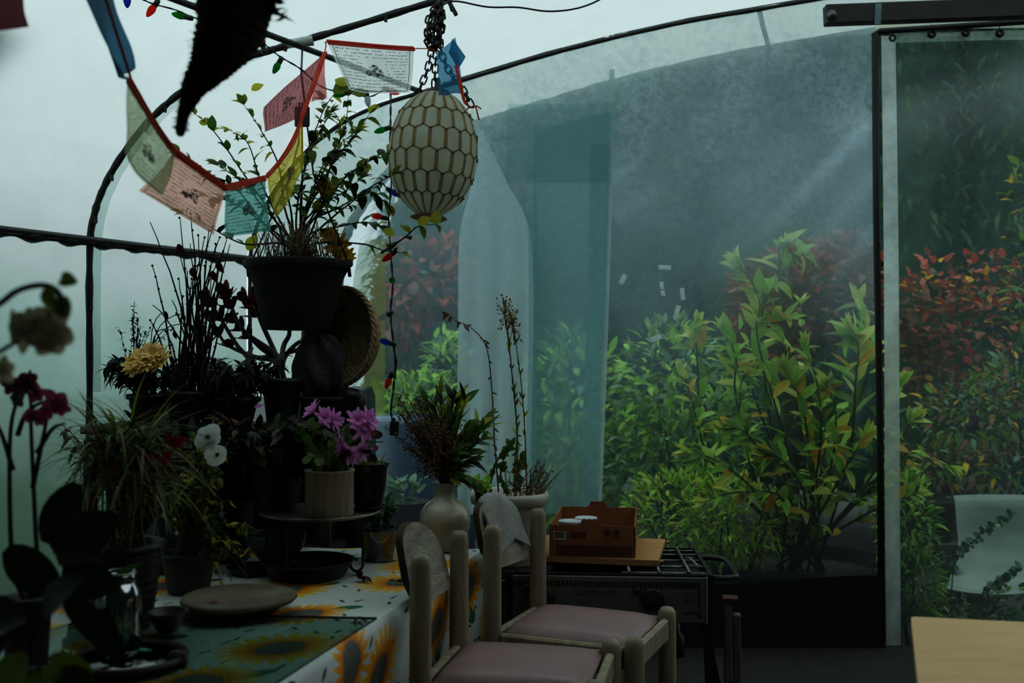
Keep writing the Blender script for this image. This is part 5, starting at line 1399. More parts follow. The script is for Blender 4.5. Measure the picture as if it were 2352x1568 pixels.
wb = thing('wicker_basket', 'round shallow wicker basket tilted on its side on the black draped stand', 'basket', bk - V((0, 0, Rk)))
dirn = V((-.58, -.80, .10)).normalized(); Mk = align(dirn)
def bprof(v): return (Rk * math.sin(v * PI / 2) ** .8, -Rk * .62 * (math.cos(v * PI / 2)) ** 1.2 )
wick = mat('wicker', (186, 160, 122), (148, 122, 88), 30, .75, bump=.3)
mb = MB(); mb.grid(lambda u, v: bk + Mk @ V((bprof(v)[0] * math.cos(2 * PI * u), bprof(v)[0] * math.sin(2 * PI * u), bprof(v)[1] - .002)), 60, 14, closeu=True)
for k in range(1, 24):                      # weavers run around, in and out of the ribs
    v = k / 24; r, z = bprof(v); n = 120
    mb.tube([bk + Mk @ V(((r + .0035 * math.sin(a * 22 + k * PI)) * math.cos(a), (r + .0035 * math.sin(a * 22 + k * PI)) * math.sin(a), z)) for a in [2 * PI * i / n for i in range(n)]], .0050 - .001 * (k < 8), 5, closed=True)
mb.build('weave', wick, wb)
mb = MB()
for i in range(44):
    a = 2 * PI * i / 44; mb.tube([bk + Mk @ V((bprof(v)[0] * math.cos(a), bprof(v)[0] * math.sin(a), bprof(v)[1])) for v in [j / 10 for j in range(11)]], .0032, 5)
mb.build('rib', wick, wb)
mb = MB()
for s in range(3):
    mb.tube([bk + Mk @ V(((Rk + .004 + .006 * math.cos(a * 16 + s * 2.1)) * math.cos(a), (Rk + .004 + .006 * math.cos(a * 16 + s * 2.1)) * math.sin(a), .006 * math.sin(a * 16 + s * 2.1))) for a in [2 * PI * i / 150 for i in range(150)]], .0062, 6, closed=True)
mb.build('rim', wick, wb)
c = V((at(735, 800, 3.60).x, 3.60, 0)); zc = at(735, 842, 3.6)
mb = MB()
def sack(u, v):
    a = u * 2 * PI; b = (v - .5) * PI; cc = max(.02, math.cos(b)) ** .6; n_ = .012 * math.sin(a * 5 + v * 9) + .008 * math.sin(a * 11 + v * 4)
    return (zc.x + (.088 + n_) * cc * math.cos(a), zc.y + (.045 + n_) * cc * math.sin(a), zc.z + (.098 + n_) * math.sin(b))
mb.grid(sack, 40, 20, closeu=True)
single(mb, 'grey_sack', mat('grey_felt', (78, 74, 76), (54, 52, 54), 14, .95, bump=.8), 'lumpy dark grey felt sack in front of the wicker basket', 'sack', loc=zc - V((0, 0, .1)))
c2 = V((zc.x, zc.y - .01, 0)); pz = zc.z - .108
mb = MB(); mb.lathe([(.05, 0), (.055, .01), (.055, pz - .02), (.085, pz - .012), (.085, pz), (0, pz)], c2, 20)
single(mb, 'pedestal', blackply_m, 'narrow black pedestal holding up the grey sack behind the table', 'pedestal', loc=c2)

# ---- round metal plant stand on the table with its pots
ps0 = onz(738, 1300); ps0.z = ZC; zp = .822; Rp = .176; pc_ = V((at(736, 1178, 2.95).x, 2.95, 0))
stand = thing('plant_stand', 'low round metal plant stand with scrolled black legs on the sunflower cloth', 'plant stand', V((pc_.x, pc_.y, ZC)))
mb = MB(); mb.lathe([(0, -.008), (Rp - .02, -.008), (Rp, -.002), (Rp + .003, .003), (Rp - .002, .005), (Rp - .012, 0), (0, 0)], V((pc_.x, pc_.y, zp)), 60); mb.build('top_plate', mat('galvanised_plate', (170, 166, 154), (104, 98, 88), 9, .4, metal=.5), stand)
for a in (-.5, PI * .5 + .9, PI + .35, -PI / 2 - .45):
    o = V((math.cos(a), math.sin(a), 0)); p0 = V((pc_.x, pc_.y, zp - .010)) + o * (Rp - .02)
    pts = [p0, p0 + V((0, 0, -.06))]; base = V((p0.x, p0.y, ZC + .030)) ; pts.append(base + V((0, 0, .02)))
    for i in range(14):
        th = -i * .42; r = .027 * (1 - i * .045); ctr = base - o * .027
        pts.append(ctr + o * r * math.cos(th) + V((0, 0, r * math.sin(th) * 1.0)))
    mb = MB(); mb.tube(smoothpath(pts, 2), .0042, 7); mb.build('leg', pipe_m, stand)
ZS = zp + .0012
c = V((at(756, 1170, 2.86).x, 2.865, ZS)); xc = thing('christmas_cactus', 'flat-stemmed cactus with big pink flowers in a ribbed cream pot on the metal stand', 'plant', c)
rp2 = 56 * 2.865 / FP
pot(xc, c, rp2, rp2 * .97, .132, mat('ribbed_cream_pot', (186, 172, 146), (150, 136, 112), 12, .7, stretch=(8, 8, .5)), rim=.001, rimh=.008, wob=lambda a, z: .012 * math.sin(a * 44), seg=132)
st = MB(); fo = MB(); fl_ = MB()
for i in range(30):
    a = R.uniform(0, 2 * PI); b = c + V((.03 * math.cos(a), .03 * math.sin(a), .11)); ln = R.uniform(.12, .20)
    tip = b + V((math.cos(a) * ln * R.uniform(.3, .9), math.sin(a) * ln * .5, R.uniform(.03, .17)))
    pts = bez(b, b.lerp(tip, .4) + V((0, 0, .09)), tip, 5)
    for p, q in zip(pts, pts[1:]): fo.leaf(p, q - p, V((0, -1, .4)) + rv(.5), (q - p).length * 1.15, .026, R.choice([0, 0, 1, 2]), 0, .15, 2)
fo.build('foliage', [LGl, LDk, LOl], xc)
for px, py, d in ((722, 945, (-.8, -.3, .7)), (744, 962, (.5, -.6, .5)), (762, 966, (.9, -.3, .2)), (822, 968, (.2, -.7, .6)), (832, 985, (.6, -.6, -.2)), (842, 965, (.9, -.4, .5)), (822, 1032, (.6, -.6, -.4)), (806, 1036, (-.5, -.6, -.3)), (790, 1024, (-.9, -.4, .2))):
    fl_ = MB(); p = at(px, py, 2.80); flower(fl_, p, d, .044, 7, 0, .7, .38, 2); plabel(fl_.build('flower', petal_pink, xc), 'bright pink flower')
for px, py in ((855, 990), (862, 1022)): fl_ = MB(); fl_.leaf(at(px, py, 2.80), (.3, 0, -1), (0, -1, 0), .018, .014, 0); plabel(fl_.build('flower_bud', petal_mag, xc), 'magenta bud')
st.tube(smoothpath([c + V((.02, 0, .11)), at(800, 1040, 2.82), at(840, 1018, 2.8), at(880, 1014, 2.8)], 4), .002, 5); st.tube(smoothpath([c + V((-.02, 0, .11)), at(740, 1000, 2.82), at(730, 960, 2.8)], 4), .002, 5); st.build('stem', stem_m, xc)
c = V((at(846, 1150, 2.98).x, 2.975, ZS)); gp = thing('succulent_pot', 'glossy black pot with a saucer and sparse grassy shoots, right edge of the metal stand', 'plant', c)
mb = MB(); mb.lathe([(.03, 0), (.048, .004), (.058, .014), (.055, .014), (.04, .006), (0, .006)], c, 30); mb.build('saucer', glosspot, gp)
hp = at(846, 1062, 2.975).z - c.z - .008
mb = MB(); k_ = 44 * 2.975 / FP; mb.lathe([(k_ * .62, 0), (k_ * .72, .01), (k_ * .92, hp * .45), (k_ * .97, hp * .8), (k_ * 1.0, hp - .016), (k_ * 1.1, hp - .003), (k_ * 1.1, hp), (k_ * .98, hp - .004), (k_ * .92, hp - .03), (0, hp - .03)], c + V((0, 0, .0075)), 40); mb.build('pot', glosspot, gp)
mb = MB(); mb.lathe([(k_ * .9, hp - .02), (0, hp - .014)], c, 20); mb.build('soil', soil_m, gp)
mb = MB()
for i in range(22): mb.leaf(c + V((R.uniform(-.03, .03), R.uniform(-.03, .03), hp - .02)), V((R.uniform(-.7, .7), R.uniform(-.4, .2), 1)), V((0, -1, 0)), R.uniform(.03, .09), .006, R.choice([0, 1]), .5, .2, 1)
mb.leaf(c + V((.045, -.02, hp)), V((1, 0, .2)), V((0, 0, 1)), .06, .003, 1, 1.0, 0, 1); mb.build('foliage', [LOl, LYl], gp)
c = V((at(636, 1150, 2.99).x, 2.99, ZS))
cp = bushpot('dark_potted_plant', 'dark bushy pot plant with brownish leaves, left side of the metal stand', c, .072, .058, .125, blackpot, twig_m, 40, .16, 18, .06, .030, [LDk, LRd, leafmat('purple_leaf', (60, 40, 52), (40, 30, 36), .15)], [4, 2, 2], 1.15, droop=.7)
mb = MB(); mb.leaf(at(584, 935, 2.9), (1, 0, .3), (0, -1, .3), .03, .012, 0); plabel(mb.build('petal', petal_pink, cp), 'single pink petal'); mb = MB()
for i in range(5): pts = bez(c + V((0, 0, .14)), at(560 + i * 8, 1000, 2.9), at(566 + i * 10, 1050 + i * 5, 2.85), 6); [mb.leaf(p, q - p, V((0, -1, .2)), (q - p).length * 1.2, .02, 0, 0, .2, 2) for p, q in zip(pts, pts[1:])]
mb.build('foliage', [LOl], cp)
# things under and beside the stand
c = V((onz(676, 1285).x, 2.98, ZC)); 
mb = MB(); mb.lathe([(.035, 0), (.042, .004), (.075, .05), (.088, .085), (.086, .098), (.083, .098), (.085, .085), (.072, .05), (.038, .008), (0, .006)], c + V((-.03, 0.03, 0)), 36)
single(mb, 'glass_bowl', mat('bowl_glass', (132, 150, 140), (110, 128, 120), 5, .25, trans=.5), 'greenish frosted glass bowl tucked under the metal plant stand', 'bowl', loc=c)
c = V((onz(725, 1305).x, 2.86, ZC))
mb = MB(); mb.lathe([(.10, 0), (.108, .004), (.128, .042), (.134, .045), (.130, .047), (.122, .042), (.102, .008), (0, .008)], c, 44)
single(mb, 'baking_pan', mat('pan_black', (26, 27, 27), (38, 38, 36), 14, .4, metal=.3), 'round black baking pan under the front of the metal plant stand', 'pan', loc=c)
c = V((onz(585, 1310).x, 2.90, ZC))
mb = MB(); mb.lathe([(.05, 0), (.055, .003), (.070, .02), (.067, .021), (.052, .006), (0, .006)], c, 36)
single(mb, 'black_saucer', blackpot, 'flat black plant saucer left of the metal stand', 'saucer', loc=c)
# clear cup with seedling, ramekin
c = onz(876, 1282); c = V((c.x, 3.10, ZC)); cu_ = thing('cup_planter', 'clear plastic cup with a small bright green plant behind the metal stand', 'plant', c)
kk = 3.10 / FP; hc = at(876, 1216, 3.10).z - ZC
mb = MB(); mb.lathe([(34 * kk, 0), (36 * kk, .002), (44 * kk, hc), (46 * kk, hc + .002), (44 * kk, hc + .004), (42 * kk, hc), (35 * kk, .006), (0, .006)], c, 36); mb.build('cup', glass('clear_cup', (212, 222, 220), .3, .05), cu_)
mb = MB(); mb.lathe([(28 * kk, .008), (36 * kk, hc - .004), (38 * kk, hc + .008), (33 * kk, hc + .008), (32 * kk, hc), (0, hc)], c, 26); mb.build('inner_pot', mat('inner_pot', (38, 46, 44), (28, 34, 32), 9, .6), cu_)
st = MB(); fo = MB(); shoots(st, fo, c + V((0, 0, hc)), .05, 16, .10, 12, .024, .016, 2, [3, 1], .002, .45); st.build('stem', stem_m, cu_); fo.build('foliage', [leafmat('seedling_green', (48, 110, 40), (70, 130, 50)), LGl], cu_)
c = onz(893, 1286); c.z = ZC
mb = MB(); k_ = 23 * c.y / FP; mb.lathe([(k_ * .9, 0), (k_ * .94, .003), (k_, .012), (k_, .046), (k_ * .92, .046), (k_ * .88, .01), (0, .008)], c, 30)
single(mb, 'ramekin', mat('white_ceramic', (220, 216, 202), (204, 198, 184), 8, .3), 'small white ramekin beside the clear cup on the cloth', 'ramekin', loc=c)
# dry leaves on the cloth
for px, py, L, lb in ((822, 1328, .05, 'curled dry brown leaf lying on the cloth in front of the metal stand'), (912, 1333, .03, 'small dry brown leaf lying on a sunflower near the chair'), (815, 1437, .03, 'tiny dark dry scrap lying on the glass sheet near its edge')):
    p = onz(px, py, ZC + .006); p.z = (ZG if py > 1400 else ZC) + .004; mb = MB()
    for i in range(4): mb.leaf(p + V((R.uniform(-.012, .012), R.uniform(-.005, .005), 0)), V((R.uniform(-1, 1), R.uniform(-.6, .6), .25)), V((0, 0, 1)), L * R.uniform(.6, 1), L * .4, 0, .4, .7)
    for q in mb.v: q.z = max(q.z, p.z - .003)
    single(mb, 'dry_leaf', mat('dry_leaf', (96, 66, 42), (70, 48, 34), 30, .9), lb, 'dry leaf', 'dry leaves on the table', loc=p)
# ---- white vase with bouquet
c = onz(1022, 1264); c.z = ZC; kv = c.y / FP
vs = thing('flower_vase', 'white ceramic vase on the table behind the nearer chair', 'vase', c)
hv = at(1022, 1107, c.y).z - ZC
mb = MB(); mb.lathe([(34 * kv, 0), (38 * kv, .004), (52 * kv, hv * .22), (59 * kv, hv * .42), (57 * kv, hv * .55), (44 * kv, hv * .68), (25 * kv, hv * .76), (21 * kv, hv * .84), (22 * kv, hv * .92), (31 * kv, hv), (29 * kv, hv), (20 * kv, hv * .92), (19 * kv, hv * .8), (0, hv * .79)], c, 44); mb.build('body', mat('vase_glaze', (206, 200, 182), (180, 166, 142), 5, .25), vs)
bq = thing('dried_bouquet', 'bouquet of brown dried sprays and fresh green leaves in the white vase', 'bouquet', c + V((0, 0, hv * .80)))
st = MB(); dr_ = MB(); fo = MB(); vb = c + V((0, 0, hv * .80))
for i in range(95):
    px, py = R.choice([(R.gauss(930, 26), R.gauss(955, 36)), (R.gauss(965, 30), R.gauss(985, 45)), (R.gauss(985, 24), R.gauss(1040, 40)), (R.gauss(1010, 26), R.gauss(1010, 40)), (R.gauss(1000, 22), R.gauss(960, 30))])
    tip = at(max(885, px), max(905, py), c.y + R.uniform(-.08, .08)); b = vb + V((R.uniform(-.015, .015), R.uniform(-.015, .015), 0)); mid = c + V((R.uniform(-.016, .016), R.uniform(-.016, .016), hv)); pts = [b, mid] + bez(mid, mid.lerp(tip, .5) + V((0, 0, .03)), tip, 6)[1:]
    st.tube(pts, .0011, 4)
    for j in range(16):
        p = tip.lerp(pts[-4], R.random() * .95) + rv(.018); dr_.ball(p, R.uniform(.0018, .0042), 5); 
        if j % 2: dr_.tube([p, p + rv(.016)], .0007, 3)
GL = [(1000, 935), (1012, 905), (1050, 930), (1068, 925), (1075, 980), (1090, 985), (1110, 970), (1108, 1010), (1115, 985), (1085, 1060), (1090, 1105), (1040, 920), (980, 925), (1060, 1000), (1030, 960), (1075, 1100), (1045, 1040)]
for px, py in GL:
    tip = at(px, py, c.y + R.uniform(-.08, .04)); b = vb + V((R.uniform(-.012, .012), R.uniform(-.012, .012), 0)); mid = c + V((R.uniform(-.014, .014), R.uniform(-.014, .014), hv)); pts = [b, mid] + bez(mid, mid.lerp(tip, .5) + V((0, 0, .04)), tip, 6)[1:]; st.tube(pts, .0018, 5)
    d = (pts[-1] - pts[-3]).normalized()
    for j in range(11):
        p = pts[2 + j % 6] if j else pts[-1]; fo.leaf(p, d + rv(.7), V((0, -.6, .8)) + rv(.5), R.uniform(.045, .085), R.uniform(.014, .026), R.choices([0, 1, 2, 3], [3, 2, 3, 1.2])[0], R.uniform(0, .5), .25)
st.build('stem', twig_m, bq); dr_.build('dried_sprays', mat('dried_brown', (158, 122, 82), (112, 84, 56), 40, .95), bq); fo.build('foliage', [LGl, LDk, LOl, LYl], bq)
# ---- white planter behind the chairs with dried stalks
Yq = 3.50; kq = Yq / FP; zr = at(1170, 1128, Yq).z; c = V((at(1170, 800, Yq).x, Yq, zr - .25))
wp = thing('white_planter', 'wide white round planter with tall dry stalks behind the farther chair', 'planter', c)
mb = MB(); mb.lathe([(58 * kq, 0), (60 * kq, .006), (76 * kq, .19), (80 * kq, .205), (88 * kq, .212), (90 * kq, .235), (87 * kq, .25), (80 * kq, .246), (76 * kq, .21), (0, .20)], c, 48); mb.build('pot', mat('planter_white', (202, 196, 182), (176, 168, 152), 6, .6), wp)
mb = MB(); mb.lathe([(75 * kq, .203), (0, .212)], c, 30); mb.build('soil', soil_m, wp)
st = MB(); fo = MB(); rb_ = c + V((0, 0, .21))
def stalk(path, r, nl, mode):
    pts = smoothpath([at(x, y, Yq + R.uniform(-.02, .02)) for x, y in path], 6); N = len(pts); st.tube(pts, [r * (1 - .6 * k / (N - 1)) for k in range(N)], 5)
    for j in range(nl):
        p = pts[int(R.uniform(.1, 1) * (N - 1))]
        if mode == 0: fo.leaf(p, V((R.uniform(-.5, .7), 0, R.uniform(-1, .2))), V((0, -1, 0)), R.uniform(.012, .035), .006, 1, .6, .5)
        elif mode == 1: fo.leaf(p, V((R.uniform(-.6, .6), 0, 1)), V((0, -1, 0)), R.uniform(.02, .04), .006, R.choice([1, 2, 3]), .2, .3)
        else: fo.leaf(p, rv() + V((0, 0, .4)), V((0, -1, 0)), R.uniform(.02, .04), .02, R.choice([0, 2]), .3, .3)
    return pts
stalk([(1145, 1130), (1135, 1000), (1130, 900), (1118, 800), (1085, 755), (1045, 735), (1012, 712)], .0028, 34, 0)
p1 = stalk([(1185, 1130), (1188, 1000), (1180, 900), (1170, 800), (1160, 730), (1158, 690)], .0034, 40, 1)
p2 = stalk([(1210, 1130), (1205, 980), (1195, 860), (1180, 760), (1172, 720)], .0026, 30, 1)
p3 = stalk([(1180, 1130), (1184, 1040), (1190, 980)], .003, 10, 0)
mb = MB()
for pts in (p1, p2):
    for j in range(60):
        p = pts[-1 - int(R.uniform(0, 9))] + V((R.uniform(-.028, .028), R.uniform(-.02, .02), R.uniform(-.01, .02))); mb.ball(p, R.uniform(.002, .0042), 5); mb.tube([p, pts[-6]], .0006, 3)
mb.build('seed_heads', mat('seed_head', (176, 160, 118), (140, 120, 84), 30, .9), wp)
stalk([(1120, 1130), (1140, 1060), (1160, 1040), (1175, 1020)], .006, 16, 2); stalk([(1160, 1130), (1150, 1080), (1168, 1030)], .005, 14, 2); stalk([(1195, 1130), (1190, 1080), (1200, 1040)], .004, 20, 2)
for i in range(46):
    b = rb_ + V((R.uniform(.0, .11), R.uniform(-.06, .06), 0)); tip = b + V((R.uniform(-.02, .08), R.uniform(-.03, .03), R.uniform(.05, .16))); st.tube(bez(b, b.lerp(tip, .5) + V((-.01, 0, .02)), tip, 4), .0011, 4)
    for j in range(5): fo.leaf(b.lerp(tip, R.uniform(.4, 1)), rv(), rv(), .016, .005, 1, .3, .4)
fo.leaf(at(1110, 1120, Yq - .03), V((-.8, 0, .6)), V((0, -1, 0)), .06, .025, 2); 
st.build('stem', dry_m, wp); fo.build('foliage', [LGl, leafmat('dry_tan', (150, 128, 88), (112, 88, 58), .2), LOl, LYl], wp)
c3 = V((at(1105, 800, 3.33).x, 3.34, 0)); 
mb = MB(); zz_ = c.z - .001; mb.lathe([(.10, zz_ - .025), (.155, zz_ - .025), (.155, zz_), (0, zz_)], V((c.x, c.y, 0)), 30)
for a in (.6, 2.7, 4.7): mb.tube([V((c.x + .14 * math.cos(a), c.y + .14 * math.sin(a), 0)), V((c.x + .10 * math.cos(a), c.y + .10 * math.sin(a), zz_ - .02))], .014, 8)
single(mb, 'stool', darkwood_m, 'dark round stool under the white planter, behind the chairs', 'stool', loc=V((c.x, c.y, 0)))
cs = V((at(1110, 800, 3.43).x, 3.43, c.z + .213)); sd = thing('seedling_pot', 'small black seedling pot set inside the left of the white planter', 'plant', cs); pot(sd, cs, .030, .024, .052, blackpot, rim=.003, rimh=.008)
st = MB(); fo = MB(); shoots(st, fo, cs + V((0, 0, .03)), .02, 6, .07, 7, .034, .014, 1, [1], .0016, .4); st.build('stem', stem_m, sd); fo.build('foliage', [LB], sd)

# ---- big ridged black pot with spiky grassy plant
c = onz(280, 1442); c.z = ZG; kd = c.y / FP; hd_ = at(280, 1243, c.y).z - ZG
dp = thing('spiky_plant', 'spiky thin-leaved plant on bare canes in a big black ridged pot', 'plant', c)
pot(dp, c, 88 * kd, 66 * kd, hd_, mat('ridged_black_pot', (24, 24, 26), (32, 32, 34), 10, .4), ridge=.0014)
st = MB(); fo = MB()
for px, py in ((235, 1010), (265, 990), (300, 970), (285, 1060), (330, 1000), (255, 1080), (310, 1060), (215, 1060), (345, 1080)):
    b = c + V((R.uniform(-.05, .05), R.uniform(-.05, .05), hd_ - .03)); tip = at(px, py, c.y + R.uniform(-.06, .08)); pts = bez(b, b.lerp(tip, .5) + rv(.01), tip, 6); st.tube(pts, [.0055 - .0004 * k for k in range(7)], 6)
    for i in range(44):
        d = V((R.uniform(-1, 1), R.uniform(-.9, .9), R.uniform(-.2, 1.2))); fo.leaf(pts[-1] - V((0, 0, R.uniform(0, .05))), d, V((0, 0, 1)), R.uniform(.10, .20), .0085, R.choices([0, 1, 2, 3], [4, 2, 1, 1])[0], R.uniform(.2, 1.1), .3, 1, 6)
st.build('cane', dry_m, dp); fo.build('foliage', [LOl, LDk, leafmat('pale_blade', (176, 180, 150), (150, 160, 120), .3), leafmat('rust_blade', (140, 96, 50), (110, 70, 38), .3)], dp)
for px, py in ((385, 1020), (378, 1000), (392, 1035), (285, 1075), (300, 1068), (320, 1050), (150, 1165), (140, 1155)):
    mb = MB(); mb.leaf(at(px, py, c.y - .05), V((R.uniform(-1, 1), 0, R.uniform(-1, .4))), V((0, -1, .2)), .05, .022, 0, .3, .2)
    plabel(mb.build('red_leaf', MATS.get('red_bract') or leafmat('red_bract', (150, 34, 36), (110, 28, 30), .3), dp), 'dark red leaf')
bc2 = onz(345, 1458); bc2.z = ZG
mb = MB(); mb.lathe([(.020, 0), (.022, .002), (.044, .042), (.046, .046), (.042, .044), (.020, .006), (0, .006)], V((c.x + .125, c.y - .06, ZG)), 28)
single(mb, 'small_bowl', mat('brown_bowl', (62, 56, 50), (46, 42, 38), 9, .4), 'small dark bowl at the right foot of the ridged pot', 'bowl', loc=bc2)
# small leafy sprig between orchid and ridged pot
c = V((at(200, 800, 2.45).x, 2.47, ZC)); bushpot('small_oval_leaf_plant', 'small plant with fat oval leaves left of the ridged pot rim', c, .05, .04, .10, blackpot, twig_m, 5, .17, 9, .05, .02, [LGl, LDk], [1, 2], .3)
# ---- white petunia trailing plant
c = V((at(438, 800, 2.66).x, 2.66, ZC + .0)); pe = thing('petunia_pot', 'trailing petunia with two white flowers in a dark pot behind the stone slab', 'plant', c)
hq = at(438, 1266, 2.66).z - c.z; pot(pe, c, .070, .054, hq, blackpot)
st = MB(); fo = MB(); top = c + V((0, 0, hq - .02))
for i in range(70):
    px, py = R.choice([(R.gauss(430, 45), R.gauss(1080, 50)), (R.gauss(480, 35), R.gauss(1100, 50)), (R.gauss(400, 40), R.gauss(1150, 40)), (R.gauss(540, 30), R.gauss(1230, 60)), (R.gauss(545, 14), R.gauss(1300, 30)), (R.gauss(480, 30), R.gauss(1040, 30))])
    tip = at(px, py, 2.66 + R.uniform(-.14, .1)); pts = bez(top + rv(.03), top.lerp(tip, .5) + V((0, 0, .10)), tip, 8); st.tube(pts, .0014, 4)
    for j in range(9): fo.leaf(pts[R.randrange(2, 9)] + rv(.008), rv(), rv(.5) + V((0, 0, .8)), R.uniform(.018, .036), .014, R.choices([0, 1, 2], [4, 3, 1.5])[0], .3, .2)
st.build('stem', stem_m, pe); fo.build('foliage', [LDk, LOl, LYl], pe); mb = MB()
for px, py, d, r in ((478, 1003, (.1, -.9, .3), .037), (498, 1044, (.6, -.7, .2), .033)):
    mb = MB(); p = at(px, py, 2.53); flower(mb, p, d, r, 5, 0, .15, 1.15, 1, 1); plabel(mb.build('flower', [petal_white, LOl], pe), 'white petunia flower')
# dark glazed jug / vase behind
c = V((at(392, 800, 2.92).x, 2.92, ZC)); mb = MB(); ht = at(392, 1166, 2.92).z - ZC
mb.lathe([(.04, 0), (.046, .005), (.075, ht * .35), (.078, ht * .5), (.060, ht * .78), (.040, ht * .92), (.044, ht), (.040, ht), (.035, ht * .9), (0, ht * .88)], c, 36)
single(mb, 'glazed_jar', mat('dark_green_glaze', (40, 62, 56), (30, 46, 44), 7, .15), 'dark green glazed round jar behind the ridged pot and the petunia', 'jar', loc=c)
# dark leafy plant between shelf and table items
c = V((at(520, 800, 3.12).x, 3.10, ZC)); bushpot('dark_leafy_pot', 'dark leafy pot plant behind the petunia, under the shelf edge', c, .10, .08, .20, blackpot, twig_m, 34, .24, 16, .07, .034, [LDk, LRd], [5, 1], .9, droop=.6)
c = V((at(330, 800, 2.98).x, 2.98, ZC)); bushpot('dark_grass_pot', 'dark tufted plant behind the spiky plant by the left wall', c, .09, .07, .18, blackpot, twig_m, 30, .28, 18, .05, .016, [LDk, LOl], [5, 1], .8, droop=.6)

# ---- stone slab, tray, mason jar
c = onz(518, 1402, ZC + .03); c = V((c.x, 2.44, ZC)); 
ss = thing('round_slab', 'flat round wooden slab on little feet at the front edge of the pots', 'slab', c)
kk = 130 * 2.44 / FP
mb = MB(); mb.lathe([(kk * .80, .022), (kk * .95, .026), (kk, .034), (kk * .98, .040), (kk * .9, .041), (0, .037)], c, 48, wob=lambda a, z: .02 * math.sin(a * 3 + 1)); mb.build('top', mat('slab_wood', (132, 122, 104), (98, 88, 74), 8, .75, bump=.3), ss)
for a in (.5, 2.5, 4.6): mb = MB(); mb.lathe([(.018, 0), (.016, .023), (0, .023)], c + V((kk * .6 * math.cos(a), kk * .6 * math.sin(a), 0)), 12); mb.build('foot', darkwood_m, ss)
c2_ = c + V((-.045, -.08, .042)); mb = MB(); mb.leaf(c2_, V((1, .2, .1)), V((0, 0, 1)), .022, .016, 0, .1, .4); single(mb, 'fallen_petal', petal_mag, 'pink fallen petal lying on the round wooden slab', 'petal', loc=c2_)
c = V((at(305, 800, 2.01).x, 2.01, ZG)); kt = 120 * 2.01 / FP
tr_ = thing('round_tray', 'dark round glass-bottomed tray with a knotted handle under the glass jar', 'tray', c)
mb = MB(); mb.lathe([(0, .003), (kt, .003), (kt, .005), (0, .005)], c, 50); mb.build('base', glass('tray_glass', (150, 200, 190), .4, .04), tr_)
mb = MB(); mb.tube([c + V((kt * math.cos(a), kt * math.sin(a), .0085)) for a in [2 * PI * i / 60 for i in range(60)]], .0075, 8, closed=True); mb.build('rim', mat('tray_rim', (34, 28, 24), (24, 20, 18), 12, .5), tr_)
mb = MB(); p = at(407, 1512, 2.0); 
mb.tube(smoothpath([p + V((-.02, .005, -.018)), p + V((-.005, -.008, .010)), p + V((.012, 0, .004)), p + V((.006, .006, -.016)), p + V((-.008, -.006, -.006)), p + V((.004, -.010, .012))], 5), [.009] * 26, 8); mb.build('knotted_handle', mat('rope_handle', (96, 88, 76), (66, 60, 52), 40, .9, bump=.6), tr_)
c = V((at(279, 800, 2.04).x, 2.04, ZG + .0052)); mj = thing('mason_jar', 'clear embossed glass jar with a green sprig, standing on the round tray', 'jar', c)
hj = at(279, 1312, 2.04).z - c.z; rj = 49 * 2.04 / FP
mb = MB(); mb.lathe([(rj * .8, 0), (rj * .92, .004), (rj, .016), (rj, hj * .72), (rj * .93, hj * .80), (rj * .78, hj * .87), (rj * .76, hj * .885), (rj * .80, hj * .90), (rj * .77, hj * .915), (rj * .80, hj * .935), (rj * .77, hj * .95), (rj * .79, hj), (rj * .73, hj), (rj * .71, hj * .88), (rj * .9, hj * .78), (rj * .95, hj * .7), (rj * .95, .02), (rj * .8, .008), (0, .008)], c, 44, wob=lambda a, z: .006 * math.sin(a * 8) if .03 < z < hj * .7 else 0)
mb.build('glass', glass('jar_glass', (222, 238, 230), .75, .06), mj)
mb = MB(); mb.tube([c + V((rj * .795 * math.cos(a), rj * .795 * math.sin(a), hj - .002)) for a in [2 * PI * i / 40 for i in range(40)]], .0022, 6, closed=True); mb.build('rim', glass('jar_rim', (200, 220, 214), .9, .03), mj)
mb = MB()
for i in range(7): mb.box(c + V((-rj * .5 + R.uniform(0, rj), -rj * .86, hj * (.25 + .05 * i))), (R.uniform(.012, .026), .001, .0016))
mb.build('embossed_lines', glass('jar_emboss', (170, 200, 190), .9, .05), mj, smooth=False)
sg = thing('leaf_sprig', 'thin green sprig standing in the clear glass jar', 'sprig', c + V((0, 0, .012))); mb = MB(); mb.tube(smoothpath([c + V((-.01, 0, .012)), c + V((-.005, 0, hj * .6)), c + V((.012, 0, hj * 1.0)), at(302, 1296, 2.04)], 4), .0016, 5); mb.leaf(at(270, 1318, 2.02), V((1, 0, .5)), V((0, -1, .5)), .055, .012, 0, .1, .2); mb.leaf(c + V((0, 0, hj * .6)), V((-.4, 0, -.3)), V((0, -1, .3)), .05, .012, 0); single_leaf = mb.build('foliage', [LGl], sg)

